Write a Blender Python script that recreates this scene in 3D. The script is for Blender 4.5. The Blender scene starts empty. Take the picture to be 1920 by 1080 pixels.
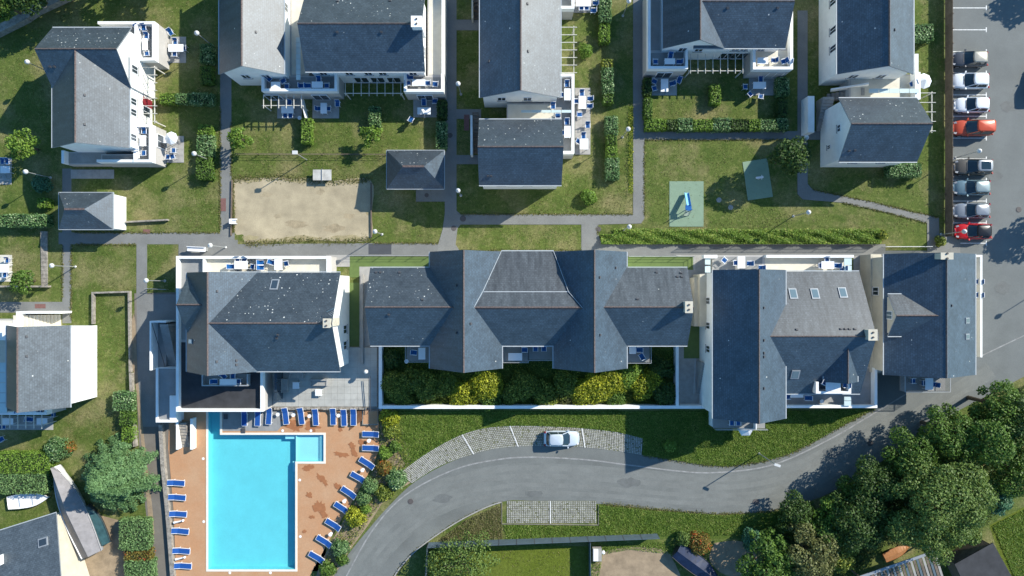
import bpy, math, random
import numpy as np
from mathutils import Vector, Matrix
from mathutils.geometry import tessellate_polygon

# ------------------------------------------------------------------ scene, camera, light
S = bpy.context.scene
COL = S.collection
R = math.radians
H = 80.0                      # flying height of the drone above the lawn, metres
F = 1280.0                    # plan units: 16 units to the metre at ground level

cam = bpy.data.cameras.new('camera'); camo = bpy.data.objects.new('camera', cam); COL.objects.link(camo)
camo.location = (0, 0, H); camo.rotation_euler = (0, 0, 0)
cam.sensor_width = 36; cam.angle = 2*math.atan(960/F); cam.clip_end = 2000; cam.clip_start = 1
S.camera = camo

SUN_AZ = math.atan2(0.53, 0.845)      # direction towards the sun, from +X counter-clockwise
SUN_EL = R(33)
world = bpy.data.worlds.new('World'); S.world = world; world.use_nodes = True
wn = world.node_tree.nodes; wl = world.node_tree.links
bg = wn['Background']; sky = wn.new('ShaderNodeTexSky'); sky.sky_type = 'NISHITA'; sky.sun_disc = False
sky.sun_elevation = SUN_EL; sky.sun_rotation = math.pi/2 - SUN_AZ; sky.altitude = 50; sky.air_density = 1.0; sky.dust_density = 0.3; sky.ozone_density = 3.0
tint = wn.new('ShaderNodeMix'); tint.data_type = 'RGBA'; tint.blend_type = 'MULTIPLY'; tint.inputs['Factor'].default_value = 1; tint.inputs['B'].default_value = (.62, .93, 1.05, 1)
wl.new(sky.outputs[0], tint.inputs['A']); wl.new(tint.outputs['Result'], bg.inputs[0]); bg.inputs[1].default_value = 0.125
sun = bpy.data.lights.new('sun', 'SUN'); sun.energy = 4.7; sun.angle = R(0.5); sun.color = (1.0, 0.95, 0.84)
suno = bpy.data.objects.new('sun', sun); COL.objects.link(suno); suno.location = (60, 40, 70)
sd = Vector((math.cos(SUN_AZ)*math.cos(SUN_EL), math.sin(SUN_AZ)*math.cos(SUN_EL), math.sin(SUN_EL)))
suno.rotation_euler = sd.to_track_quat('Z', 'Y').to_euler()
S.view_settings.view_transform = 'Standard'; S.view_settings.look = 'None'; S.view_settings.exposure = 0.70; S.view_settings.gamma = 1
S.cycles.max_bounces = 6; S.cycles.transparent_max_bounces = 8

# ------------------------------------------------------------------ helpers
def X(px, z=0.0): return (px-960.0)*(H-z)/F       # survey plan -> metres, for a point at height z
def Y(py, z=0.0): return (540.0-py)*(H-z)/F
def P(px, py, z=0.0): return (X(px, z), Y(py, z), z)

ORG = {}
def thing(name, label, cat, loc=(0, 0, 0), group=None):
    o = bpy.data.objects.new(name, None); COL.objects.link(o); o.location = loc
    o.empty_display_size = .3
    ORG[o.name] = Vector(loc)
    tag(o, label, cat, group); return o
def tag(o, label=None, cat=None, group=None, kind=None):
    if label: o['label'] = label
    if cat: o['category'] = cat
    if group: o['group'] = group
    if kind: o['kind'] = kind
    return o
def link(name, me, parent=None):
    o = bpy.data.objects.new(name, me); COL.objects.link(o)
    if parent is not None:
        o.parent = parent
        if parent.name in ORG: o.location = -ORG[parent.name]
    return o

class MB:
    def __init__(s): s.v = []; s.f = []; s.m = []; s.uv = {}
    def add(s, vs, fs, m=0):
        o = len(s.v); s.v += [tuple(v) for v in vs]; s.f += [tuple(i+o for i in f) for f in fs]; s.m += [m]*len(fs); return o
    BF = [(0,3,2,1),(4,5,6,7),(0,1,5,4),(1,2,6,5),(2,3,7,6),(3,0,4,7)]
    def box(s, x0, x1, y0, y1, z0, z1, m=0):
        x0, x1 = min(x0,x1), max(x0,x1); y0, y1 = min(y0,y1), max(y0,y1)
        s.add([(x0,y0,z0),(x1,y0,z0),(x1,y1,z0),(x0,y1,z0),(x0,y0,z1),(x1,y0,z1),(x1,y1,z1),(x0,y1,z1)], s.BF, m); return s
    def pbox(s, px0, px1, py0, py1, z0, z1, m=0):     # plan rectangle measured at the top face
        return s.box(X(px0,z1), X(px1,z1), Y(py1,z1), Y(py0,z1), z0, z1, m)
    def bar(s, p, q, w, h, m=0):
        p, q = Vector(p), Vector(q); d = (q-p); 
        if d.length < 1e-6: return s
        d.normalize(); up = Vector((0,0,1))
        if abs(d.z) > .95: up = Vector((1,0,0))
        a = d.cross(up).normalized()*(w/2); b = a.cross(d).normalized()*(h/2)
        vs = [p-a-b, p+a-b, p+a+b, p-a+b, q-a-b, q+a-b, q+a+b, q-a+b]
        s.add(vs, [(0,1,2,3),(7,6,5,4),(0,4,5,1),(1,5,6,2),(2,6,7,3),(3,7,4,0)], m); return s
    def tube(s, p, q, r0, r1=None, n=8, m=0, cap=True):
        if r1 is None: r1 = r0
        p, q = Vector(p), Vector(q); d = (q-p).normalized(); up = Vector((0,0,1)) if abs(d.z) < .95 else Vector((1,0,0))
        a = d.cross(up).normalized(); b = d.cross(a)
        vs = [p+(a*math.cos(t)+b*math.sin(t))*r0 for t in [2*math.pi*i/n for i in range(n)]] + [q+(a*math.cos(t)+b*math.sin(t))*r1 for t in [2*math.pi*i/n for i in range(n)]]
        fs = [(i, i+n, (i+1)%n+n, (i+1)%n) for i in range(n)]
        if cap: fs += [tuple(range(n)), tuple(range(2*n-1, n-1, -1))]
        s.add(vs, fs, m); return s
    def lathe(s, prof, c=(0,0,0), n=12, m=0):
        k = len(prof); vs = [(c[0]+r*math.cos(2*math.pi*i/n), c[1]+r*math.sin(2*math.pi*i/n), c[2]+z) for r, z in prof for i in range(n)]
        fs = [(j*n+i, j*n+(i+1)%n, (j+1)*n+(i+1)%n, (j+1)*n+i) for j in range(k-1) for i in range(n)]
        fs += [tuple(range(n-1,-1,-1)), tuple((k-1)*n+i for i in range(n))]
        s.add(vs, fs, m); return s
    def prism(s, poly, z0, z1, m=0, mtop=None):
        A = sum(poly[i][0]*poly[(i+1)%len(poly)][1]-poly[(i+1)%len(poly)][0]*poly[i][1] for i in range(len(poly)))
        if A < 0: poly = poly[::-1]
        n = len(poly); vs = [(x,y,z0) for x,y in poly]+[(x,y,z1) for x,y in poly]
        s.add(vs, [tuple(range(n-1,-1,-1))]+[(i,(i+1)%n,(i+1)%n+n,i+n) for i in range(n)], m)
        o = len(s.v)-2*n; s.f.append(tuple(o+n+i for i in range(n))); s.m.append(m if mtop is None else mtop); return s
    def mesh(s, name, mats, smooth=False):
        me = bpy.data.meshes.new(name); me.from_pydata(s.v, [], s.f)
        for mt in (mats if isinstance(mats, (list, tuple)) else [mats]): me.materials.append(mt)
        if any(s.m): me.polygons.foreach_set('material_index', s.m)
        if s.uv:
            ul = me.uv_layers.new(name='uv')
            for fi, uvs in s.uv.items():
                p = me.polygons[fi]
                for k, li in enumerate(p.loop_indices): ul.data[li].uv = uvs[k]
        if smooth: me.polygons.foreach_set('use_smooth', [True]*len(me.polygons))
        me.update(); return me
    def build(s, name, mats, parent=None, smooth=False): return link(name, s.mesh(name, mats, smooth), parent)

def loops_mesh(name, loops, z, mat):
    if len(loops) == 1:
        me = bpy.data.meshes.new(name); p = list(loops[0])
        if p[0] == p[-1]: p = p[:-1]
        if sum(p[i-1][0]*p[i][1]-p[i][0]*p[i-1][1] for i in range(len(p))) < 0: p = p[::-1]
        me.from_pydata([(x, y, z) for x, y in p], [], [tuple(range(len(p)))]); me.materials.append(mat); me.update(); return me
    vl = [[Vector((x, y, 0)) for x, y in l] for l in loops]
    tris = tessellate_polygon(vl); flat = [v for l in vl for v in l]
    fs = []
    for t in tris:
        a, b, c = (flat[i] for i in t)
        fs.append(t if (b-a).cross(c-a).z > 0 else t[::-1])
    me = bpy.data.meshes.new(name); me.from_pydata([(v.x, v.y, z) for v in flat], [], [tuple(f) for f in fs]); me.materials.append(mat); me.update(); return me
def sheet(name, loops, z, mat, parent=None):           # flat ground sheet from plan polygons (first is the outline, the rest holes)
    o = link(name, loops_mesh(name, [[(X(a), Y(b)) for a, b in l] for l in loops], z, mat), parent)
    if parent is None: o['kind'] = 'structure'
    return o
def smooth(pts, n=6, closed=False):
    out = []; N = len(pts)
    for i in range(N-1):
        p0 = pts[max(i-1,0)]; p1 = pts[i]; p2 = pts[i+1]; p3 = pts[min(i+2,N-1)]
        for k in range(n):
            t = k/n
            out.append(tuple(.5*((2*p1[j])+(-p0[j]+p2[j])*t+(2*p0[j]-5*p1[j]+4*p2[j]-p3[j])*t*t+(-p0[j]+3*p1[j]-3*p2[j]+p3[j])*t**3) for j in range(2)))
    return out+[tuple(pts[-1])]
def copy_tree(o, parent=None):
    c = o.copy(); COL.objects.link(c)
    if parent is not None: c.parent = parent
    for ch in list(o.children): copy_tree(ch, c)
    return c
class Kind:                                            # one prototype, first placed itself and then copied with its parts
    def __init__(s, make): s.make = make; s.proto = None; s.used = False
    def put(s, loc, rz, label, group=None, scale=None):
        if s.proto is None: s.proto = s.make()
        o = s.proto if not s.used else copy_tree(s.proto); s.used = True
        o.location = loc; o.rotation_euler = (0, 0, rz); o['label'] = label
        if scale: o.scale = scale
        if group: o['group'] = group
        elif 'group' in o: del o['group']
        return o

# ------------------------------------------------------------------ materials
MATS = {}
def mat(name, col, rough=.7, var=.25, scale=1.5, col2=None, bump=0.0, bscale=30, spec=.4, metal=0.0, fine=0.0, fscale=25, detail=4):
    if name in MATS: return MATS[name]
    m = bpy.data.materials.new(name); m.use_nodes = True; n = m.node_tree.nodes; l = m.node_tree.links
    b = n['Principled BSDF']; b.inputs['Roughness'].default_value = rough; b.inputs['Specular IOR Level'].default_value = spec; b.inputs['Metallic'].default_value = metal
    c = Vector(col); d = Vector(col2) if col2 else c*(1-var); e = c if col2 else c*(1+var)
    geo = n.new('ShaderNodeNewGeometry'); nz = n.new('ShaderNodeTexNoise'); nz.inputs['Scale'].default_value = scale; nz.inputs['Detail'].default_value = detail; nz.inputs['Roughness'].default_value = .65
    l.new(geo.outputs['Position'], nz.inputs['Vector'])
    rp = n.new('ShaderNodeValToRGB'); rp.color_ramp.elements[0].position = .33; rp.color_ramp.elements[1].position = .67
    rp.color_ramp.elements[0].color = (*d, 1); rp.color_ramp.elements[1].color = (*e, 1)
    l.new(nz.outputs['Fac'], rp.inputs[0]); out = rp.outputs[0]
    if fine:
        n2 = n.new('ShaderNodeTexNoise'); n2.inputs['Scale'].default_value = fscale; n2.inputs['Detail'].default_value = 3
        l.new(geo.outputs['Position'], n2.inputs['Vector'])
        mr = n.new('ShaderNodeMapRange'); mr.inputs[1].default_value = .3; mr.inputs[2].default_value = .7; mr.inputs[3].default_value = 1-fine; mr.inputs[4].default_value = 1+fine
        l.new(n2.outputs['Fac'], mr.inputs[0])
        mx = n.new('ShaderNodeVectorMath'); mx.operation = 'SCALE'; l.new(out, mx.inputs[0]); l.new(mr.outputs[0], mx.inputs['Scale']); out = mx.outputs[0]
    l.new(out, b.inputs['Base Color'])
    if bump:
        n3 = n.new('ShaderNodeTexNoise'); n3.inputs['Scale'].default_value = bscale; n3.inputs['Detail'].default_value = 4; l.new(geo.outputs['Position'], n3.inputs['Vector'])
        bp = n.new('ShaderNodeBump'); bp.inputs['Strength'].default_value = bump; bp.inputs['Distance'].default_value = .05
        l.new(n3.outputs['Fac'], bp.inputs['Height']); l.new(bp.outputs[0], b.inputs['Normal'])
    MATS[name] = m; return m

def slate(name, col, lichen=0.0, streak=0.0, col2=None):
    m = bpy.data.materials.new(name); m.use_nodes = True; n = m.node_tree.nodes; l = m.node_tree.links
    b = n['Principled BSDF']; b.inputs['Roughness'].default_value = .50; b.inputs['Specular IOR Level'].default_value = .65
    uv = n.new('ShaderNodeUVMap'); uv.uv_map = 'uv'; geo = n.new('ShaderNodeNewGeometry')
    br = n.new('ShaderNodeTexBrick'); br.inputs['Scale'].default_value = 1; br.inputs['Brick Width'].default_value = .32; br.inputs['Row Height'].default_value = .22; br.inputs['Mortar Size'].default_value = .02
    c = Vector(col); br.inputs['Color1'].default_value = (*(c*.84), 1); br.inputs['Color2'].default_value = (*(c*1.16), 1); br.inputs['Mortar'].default_value = (*(c*.68), 1); br.inputs['Bias'].default_value = 0
    l.new(uv.outputs[0], br.inputs['Vector'])
    nz = n.new('ShaderNodeTexNoise'); nz.inputs['Scale'].default_value = .7; nz.inputs['Detail'].default_value = 7; nz.inputs['Roughness'].default_value = .7
    if streak:
        mp = n.new('ShaderNodeMapping'); mp.inputs['Scale'].default_value = (2.2, .35, 1); l.new(uv.outputs[0], mp.inputs[0]); l.new(mp.outputs[0], nz.inputs['Vector'])
    else: l.new(geo.outputs['Position'], nz.inputs['Vector'])
    rp = n.new('ShaderNodeValToRGB'); rp.color_ramp.elements[0].position = .3; rp.color_ramp.elements[1].position = .7
    k = .35+streak; rp.color_ramp.elements[0].color = (1-k*.8,)*3+(1,); rp.color_ramp.elements[1].color = (1+k, 1+k*.9, 1+k*.8, 1)
    l.new(nz.outputs['Fac'], rp.inputs[0])
    mx = n.new('ShaderNodeMix'); mx.data_type = 'RGBA'; mx.blend_type = 'MULTIPLY'; mx.inputs['Factor'].default_value = 1
    l.new(br.outputs['Color'], mx.inputs['A']); l.new(rp.outputs[0], mx.inputs['B']); out = mx.outputs['Result']
    # pale lichen rosettes and droppings: round spots of their own, thinly sown
    vo = n.new('ShaderNodeTexVoronoi'); vo.voronoi_dimensions = '2D'; vo.inputs['Scale'].default_value = 2.2; vo.inputs['Randomness'].default_value = 1; l.new(uv.outputs[0], vo.inputs['Vector'])
    sep = n.new('ShaderNodeSeparateColor'); l.new(vo.outputs['Color'], sep.inputs[0])
    n4 = n.new('ShaderNodeTexNoise'); n4.inputs['Scale'].default_value = .35; l.new(geo.outputs['Position'], n4.inputs['Vector'])
    rad = n.new('ShaderNodeMath'); rad.operation = 'MULTIPLY'; l.new(sep.outputs[0], rad.inputs[0]); rad.inputs[1].default_value = .16
    lt = n.new('ShaderNodeMath'); lt.operation = 'LESS_THAN'; l.new(vo.outputs['Distance'], lt.inputs[0]); l.new(rad.outputs[0], lt.inputs[1])
    keep = n.new('ShaderNodeMath'); keep.operation = 'GREATER_THAN'; l.new(sep.outputs[1], keep.inputs[0])
    th = n.new('ShaderNodeMapRange'); th.inputs[1].default_value = .40; th.inputs[2].default_value = .62; th.inputs[3].default_value = 1-lichen*.15 if lichen else .99; th.inputs[4].default_value = 1-lichen if lichen else .97
    l.new(n4.outputs['Fac'], th.inputs[0]); l.new(th.outputs[0], keep.inputs[1])
    mm = n.new('ShaderNodeMath'); mm.operation = 'MULTIPLY'; l.new(lt.outputs[0], mm.inputs[0]); l.new(keep.outputs[0], mm.inputs[1])
    m3 = n.new('ShaderNodeMath'); m3.operation = 'MULTIPLY'; l.new(mm.outputs[0], m3.inputs[0]); l.new(sep.outputs[2], m3.inputs[1])
    mx2 = n.new('ShaderNodeMix'); mx2.data_type = 'RGBA'; l.new(m3.outputs[0], mx2.inputs['Factor']); l.new(out, mx2.inputs['A']); mx2.inputs['B'].default_value = (.62, .62, .58, 1)
    fn = n.new('ShaderNodeTexNoise'); fn.inputs['Scale'].default_value = 5; fn.inputs['Detail'].default_value = 5; fn.inputs['Roughness'].default_value = .75; l.new(geo.outputs['Position'], fn.inputs['Vector'])
    fr = n.new('ShaderNodeMapRange'); fr.inputs[1].default_value = .32; fr.inputs[2].default_value = .68; fr.inputs[3].default_value = .72; fr.inputs[4].default_value = 1.32; l.new(fn.outputs['Fac'], fr.inputs[0])
    fs = n.new('ShaderNodeVectorMath'); fs.operation = 'SCALE'; l.new(mx2.outputs['Result'], fs.inputs[0]); l.new(fr.outputs[0], fs.inputs['Scale'])
    l.new(fs.outputs[0], b.inputs['Base Color'])
    bp = n.new('ShaderNodeBump'); bp.inputs['Strength'].default_value = .5; bp.inputs['Distance'].default_value = .03
    l.new(br.outputs['Color'], bp.inputs['Height']); l.new(bp.outputs[0], b.inputs['Normal'])
    MATS[name] = m; return m

def leafmat(name, c0, c1, c2=None, trans=.3):
    if name in MATS: return MATS[name]
    if name not in ('leaf_lawn','leaf_dry'): c0, c1, c2 = [tuple(min(.6,a*b) for a,b in zip(c,(1.3,1.5,1.3))) if c else None for c in (c0,c1,c2)]
    m = bpy.data.materials.new(name); m.use_nodes = True; n = m.node_tree.nodes; l = m.node_tree.links
    b = n['Principled BSDF']; b.inputs['Roughness'].default_value = .55; b.inputs['Specular IOR Level'].default_value = .3
    g = n.new('ShaderNodeNewGeometry'); rp = n.new('ShaderNodeValToRGB')
    rp.color_ramp.elements[0].color = (*c0, 1); rp.color_ramp.elements[1].color = (*c1, 1); rp.color_ramp.elements[1].position = .8
    if c2: e = rp.color_ramp.elements.new(.93); e.color = (*c2, 1); rp.color_ramp.elements[1].position = .85
    nz = n.new('ShaderNodeTexNoise'); nz.inputs['Scale'].default_value = .9; nz.inputs['Detail'].default_value = 3; l.new(g.outputs['Position'], nz.inputs['Vector'])
    ad = n.new('ShaderNodeMath'); ad.operation = 'MULTIPLY_ADD'; l.new(nz.outputs['Fac'], ad.inputs[0]); ad.inputs[1].default_value = .9; ad.inputs[2].default_value = -.45
    a2 = n.new('ShaderNodeMath'); a2.operation = 'ADD'; l.new(ad.outputs[0], a2.inputs[0]); l.new(g.outputs['Random Per Island'], a2.inputs[1])
    l.new(a2.outputs[0], rp.inputs[0]); l.new(rp.outputs[0], b.inputs['Base Color'])
    t = n.new('ShaderNodeBsdfTranslucent'); l.new(rp.outputs[0], t.inputs[0]); ms = n.new('ShaderNodeMixShader'); ms.inputs[0].default_value = trans
    l.new(b.outputs[0], ms.inputs[1]); l.new(t.outputs[0], ms.inputs[2]); l.new(ms.outputs[0], n['Material Output'].inputs[0])
    MATS[name] = m; return m

def lawnmat(name, g0, g1, dry, dryamt, fine=.35):
    m = bpy.data.materials.new(name); m.use_nodes = True; n = m.node_tree.nodes; l = m.node_tree.links
    b = n['Principled BSDF']; b.inputs['Roughness'].default_value = .85; b.inputs['Specular IOR Level'].default_value = .15
    g = n.new('ShaderNodeNewGeometry')
    def noise(sc, det=4, rgh=.6):
        z = n.new('ShaderNodeTexNoise'); z.inputs['Scale'].default_value = sc; z.inputs['Detail'].default_value = det; z.inputs['Roughness'].default_value = rgh; l.new(g.outputs['Position'], z.inputs['Vector']); return z.outputs['Fac']
    def ramp(f, a, c, p0=.35, p1=.65):
        r = n.new('ShaderNodeValToRGB'); r.color_ramp.elements[0].position = p0; r.color_ramp.elements[1].position = p1; r.color_ramp.elements[0].color = (*a, 1); r.color_ramp.elements[1].color = (*c, 1); l.new(f, r.inputs[0]); return r.outputs[0]
    def mix(f, a, c, t='MIX'):
        x = n.new('ShaderNodeMix'); x.data_type = 'RGBA'; x.blend_type = t
        if isinstance(f, float): x.inputs['Factor'].default_value = f
        else: l.new(f, x.inputs['Factor'])
        l.new(a, x.inputs['A'])
        if isinstance(c, tuple): x.inputs['B'].default_value = (*c, 1)
        else: l.new(c, x.inputs['B'])
        return x.outputs['Result']
    base = ramp(noise(.55, 6, .7), g0, g1)
    d1 = ramp(noise(.16, 7, .68), (0,0,0), (dryamt,)*3, .47, .66)
    c = mix(d1, base, dry)
    d2 = ramp(noise(1.6, 5, .7), (0,0,0), (.5,)*3, .55, .75); c = mix(d2, c, tuple(Vector(dry)*1.15))
    f = ramp(noise(9, 3), (1-fine,)*3, (1+fine,)*3, .3, .7); c = mix(1.0, c, f, 'MULTIPLY')
    f2 = ramp(noise(3.2, 3), (.8,)*3, (1.2,)*3, .3, .7); c = mix(1.0, c, f2, 'MULTIPLY')
    l.new(c, b.inputs['Base Color'])
    bp = n.new('ShaderNodeBump'); bp.inputs['Strength'].default_value = .9; bp.inputs['Distance'].default_value = .08; l.new(noise(11, 4), bp.inputs['Height']); l.new(bp.outputs[0], b.inputs['Normal'])
    MATS[name] = m; return m

def glassmat(name, col, rough=.08):
    m = bpy.data.materials.new(name); m.use_nodes = True; b = m.node_tree.nodes['Principled BSDF']
    b.inputs['Base Color'].default_value = (*col, 1); b.inputs['Roughness'].default_value = rough; b.inputs['Specular IOR Level'].default_value = .8
    MATS[name] = m; return m
def clearmat(name, tint, gloss=.05):
    m = bpy.data.materials.new(name); m.use_nodes = True; n = m.node_tree.nodes; l = m.node_tree.links; n.remove(n['Principled BSDF'])
    t = n.new('ShaderNodeBsdfTransparent'); t.inputs[0].default_value = (*tint, 1); g = n.new('ShaderNodeBsdfGlossy'); g.inputs['Roughness'].default_value = .06
    ms = n.new('ShaderNodeMixShader'); ms.inputs[0].default_value = gloss
    l.new(t.outputs[0], ms.inputs[1]); l.new(g.outputs[0], ms.inputs[2]); l.new(ms.outputs[0], n['Material Output'].inputs[0])
    nz = n.new('ShaderNodeTexNoise'); nz.inputs['Scale'].default_value = 2.5; bp = n.new('ShaderNodeBump'); bp.inputs['Strength'].default_value = .8; bp.inputs['Distance'].default_value = .1
    l.new(nz.outputs['Fac'], bp.inputs['Height']); l.new(bp.outputs[0], g.inputs['Normal'])
    MATS[name] = m; return m

WHITE = mat('white_render', (.78,.78,.75), .75, .05, 1.2, fine=.05)
PARA = mat('parapet_white', (.80,.80,.78), .6, .05, 1.0)
TWALL = mat('terrace_render', (.43,.41,.385), .8, .06, 1.2, fine=.05)
CREAM = mat('cream_render', (.50,.46,.37), .8, .08, 1.0, fine=.06)
SLATE = slate('slate', (.040,.066,.094))
SLATE_L = slate('slate_lichen', (.036,.048,.060), lichen=.6)
SLATE_W = slate('slate_weathered', (.050,.060,.070), streak=.35)
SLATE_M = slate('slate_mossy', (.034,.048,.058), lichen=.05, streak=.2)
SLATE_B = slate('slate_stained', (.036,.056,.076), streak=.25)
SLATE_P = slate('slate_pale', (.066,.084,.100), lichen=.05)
RIDGE = mat('clay_ridge', (.105,.078,.072), .8, .35, 6)
ZINC = mat('zinc', (.30,.32,.34), .5, .1, 2, metal=.3)
LEADW = mat('pale_flashing', (.40,.43,.45), .5, .08, 2)
ASPH = mat('asphalt_road', (.142,.150,.142), .85, .16, .22, fine=.12, fscale=12, bump=.2, bscale=40)
ASPH_P = mat('asphalt_path', (.178,.180,.172), .85, .10, .5, fine=.10, fscale=12, bump=.2, bscale=40)
ASPH_L = mat('asphalt_lot', (.140,.150,.145), .85, .10, .25, fine=.10, fscale=12, bump=.2, bscale=40)
ASPH_N = mat('asphalt_patch', (.06,.065,.075), .85, .1, 1, fine=.08)
DRIVE = mat('asphalt_drive', (.15,.135,.115), .85, .15, .4, fine=.1)
CONC = mat('concrete', (.30,.29,.27), .85, .12, 1.2, fine=.08)
CONCD = mat('concrete_floor', (.24,.24,.235), .8, .1, .9, fine=.06)
TILE = mat('terrace_stone', (.37,.365,.335), .75, .12, .9, fine=.07)
TILEP = mat('patio_stone', (.33,.32,.30), .8, .12, 1.5, fine=.08)
CREAMF = mat('cream_floor', (.58,.54,.45), .75, .07, 1.2, fine=.05)
STONE = mat('rubble_stone', (.26,.235,.20), .9, .35, 3, fine=.25, bump=.8, bscale=7)
TERRA = mat('terracotta_deck', (.44,.265,.15), .75, .10, .28, col2=(.42,.215,.105), fine=.07, fscale=8)
WET = mat('wet_terracotta', (.31,.13,.055), .45, .10, 2)
SAND = mat('court_sand', (.36,.305,.205), .95, .25, .30, fine=.10, fscale=9, detail=7)
DIRT = mat('bare_soil', (.27,.205,.135), .95, .25, .8, fine=.2, detail=7)
TURF = mat('artificial_turf', (.105,.155,.045), .9, .08, 1.5, fine=.12)
PADG = mat('rubber_pad_green', (.19,.27,.19), .9, .05, 1.2, fine=.05)
LINE = mat('line_paint', (.62,.62,.60), .7, .15, 4, fine=.2, fscale=7)
LINEW = mat('worn_line_paint', (.24,.24,.235), .8, .25, 2, fine=.2)
POOLB = mat('pool_liner', (.135,.53,.57), .6, .05, .5, fine=.05, fscale=9)
POOLS = mat('shallow_liner', (.30,.64,.68), .6, .03, .7)
COPE = mat('pool_coping', (.70,.66,.56), .7, .06, 2)
WATER = clearmat('water', (.88,.98,1.0))
GLASSR = clearmat('roof_glass', (.72,.80,.80))
FROST = mat('frosted_glass', (.50,.60,.60), .25, .05, 1, spec=.6)
PANE = glassmat('window_glass', (.03,.045,.06))
SKYL = glassmat('skylight_glass', (.12,.17,.19), .12)
BLACKR = mat('bitumen_roof', (.035,.036,.04), .8, .25, .8, fine=.15)
PLAST = mat('white_plastic', (.74,.75,.76), .45, .03, 3)
BLUE = mat('blue_sling', (.006,.085,.27), .6, .10, 6)
DBLUE = mat('blue_cushion', (.008,.068,.27), .65, .10, 5)
METAL = mat('galvanised', (.45,.46,.46), .45, .08, 3, metal=.5)
DMETAL = mat('dark_metal', (.06,.06,.065), .5, .1, 3)
GLOBE = mat('lamp_globe', (.55,.55,.53), .3, .03, 3)
BEAM = mat('pale_timber', (.55,.53,.48), .7, .12, 4)
WOOD = mat('weathered_timber', (.135,.105,.08), .85, .25, 2, fine=.2, fscale=14)
WOODR = mat('brown_decking', (.16,.075,.035), .7, .2, 4)
GREYF = mat('grey_fence_panel', (.085,.12,.145), .6, .12, 1, fine=.06)
WICKER = mat('grey_wicker', (.30,.29,.275), .85, .15, 9)
RUBBER = mat('tyre', (.02,.02,.02), .85, .1, 5)
RED = mat('red_door', (.20,.02,.03), .5, .1, 3)
TARP = mat('grey_tarpaulin', (.20,.19,.195), .65, .18, 1.2, fine=.06)
IRON = mat('cast_iron', (.085,.075,.072), .7, .15, 8)
MATRED = mat('red_brown_mat', (.17,.085,.075), .9, .15, 5)
BARK = mat('bark', (.10,.075,.05), .9, .3, 6)
LAWN = lawnmat('lawn', (.062,.098,.018), (.112,.140,.034), (.24,.205,.098), .85)
LAWN2 = lawnmat('verge', (.05,.088,.014), (.085,.125,.022), (.15,.14,.06), .35)
LAWN3 = lawnmat('garden_lawn', (.085,.115,.012), (.115,.145,.018), (.14,.15,.04), .3, .2)
L_GREEN = leafmat('leaf_green', (.030,.058,.010), (.100,.150,.028))
L_LIME = leafmat('leaf_lime', (.060,.105,.014), (.165,.225,.04), trans=.35)
L_VAR = leafmat('leaf_variegated', (.04,.085,.03), (.13,.19,.08), (.36,.40,.24))
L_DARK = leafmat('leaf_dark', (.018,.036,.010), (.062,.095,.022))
L_OLIVE = leafmat('leaf_olive', (.05,.068,.012), (.16,.175,.03), (.34,.30,.06))
L_YEL = leafmat('leaf_yellow', (.09,.105,.008), (.26,.24,.02), (.55,.42,.04))
L_GREY = leafmat('leaf_greygreen', (.05,.09,.03), (.15,.21,.09))
L_BLUE = leafmat('leaf_bluegreen', (.02,.06,.04), (.085,.165,.10))
L_CED = leafmat('leaf_cedar', (.045,.085,.032), (.145,.215,.10))
L_PALE = leafmat('leaf_pale', (.042,.068,.016), (.128,.162,.042))
L_BRN = leafmat('leaf_bronze', (.05,.045,.015), (.16,.15,.06))
L_RED = leafmat('leaf_redtip', (.06,.06,.015), (.20,.13,.03), (.32,.06,.02))
L_GRASS = leafmat('leaf_grass', (.085,.135,.020), (.19,.24,.05), (.28,.27,.09), trans=.4)
# ------------------------------------------------------------------ ground, roads, paths
rng = np.random.default_rng(7); random.seed(7)
hx0, hx1, hy0, hy1 = X(387), X(611), Y(1071), Y(764)           # the pool is sunk through the ground here
BIG = 320
gm = MB(); xs = (-BIG, hx0, hx1, BIG); ys = (-BIG, hy0, hy1, BIG)
for i in range(3):
    for j in range(3):
        if i == 1 and j == 1: continue
        gm.add([(xs[i],ys[j],0),(xs[i+1],ys[j],0),(xs[i+1],ys[j+1],0),(xs[i],ys[j+1],0)], [(0,1,2,3)])
g = gm.build('ground', LAWN); g['kind'] = 'structure'

def rect(a, b, c, d): return [(a,c),(b,c),(b,d),(a,d)]
def paths(name, rects, z, m):
    mb = MB()
    for k, (a,b,c,d) in enumerate(rects):
        zz = z+.004*(k%2); mb.add([(X(a),Y(d),zz),(X(b),Y(d),zz),(X(b),Y(c),zz),(X(a),Y(c),zz)], [(0,1,2,3)])
    o = mb.build(name, m); o['kind'] = 'structure'; return o
paths('path', [(117,134,316,606),(110,440,436,458)], .010, ASPH_P)
paths('path', [(413,434,130,442)], .022, ASPH_P)
paths('path', [(256,276,456,552),(0,119,566,586)], .022, ASPH_P)
sheet('path', [[(335,455),(335,480),(1660,480),(1660,458),(1240,458),(1128,458),(1122,440),(1122,418),(1090,418),(1090,470),(862,470),(852,455),(822,456),(700,456),(446,458),(446,450),(340,450)]], .030, ASPH_P)
sheet('path', [[(834,-60),(856,-60),(856,395),(864,402),(1187,402),(1187,-60),(1208,-60),(1208,246),(1495,246),(1495,20),(1514,20),(1514,345),(1524,356),(1570,366),(1640,380),(1700,396),(1760,408),(1762,470),(1738,470),(1738,418),(1660,398),(1580,380),(1505,374),(1495,364),(1495,262),(1208,262),(1208,410),(1202,419),(1122,421),(1090,421),(864,421),(858,428),(853,470),(818,470),(830,430),(834,400)]], .042, ASPH_P)
paths('path', [(856,902,37,57),(856,902,205,223),(856,897,291,308),(780,836,352,378)], .046, ASPH_P)
paths('path', [(1738,1800,440,478),(1500,1545,246,262)], .052, ASPH_P)
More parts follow.
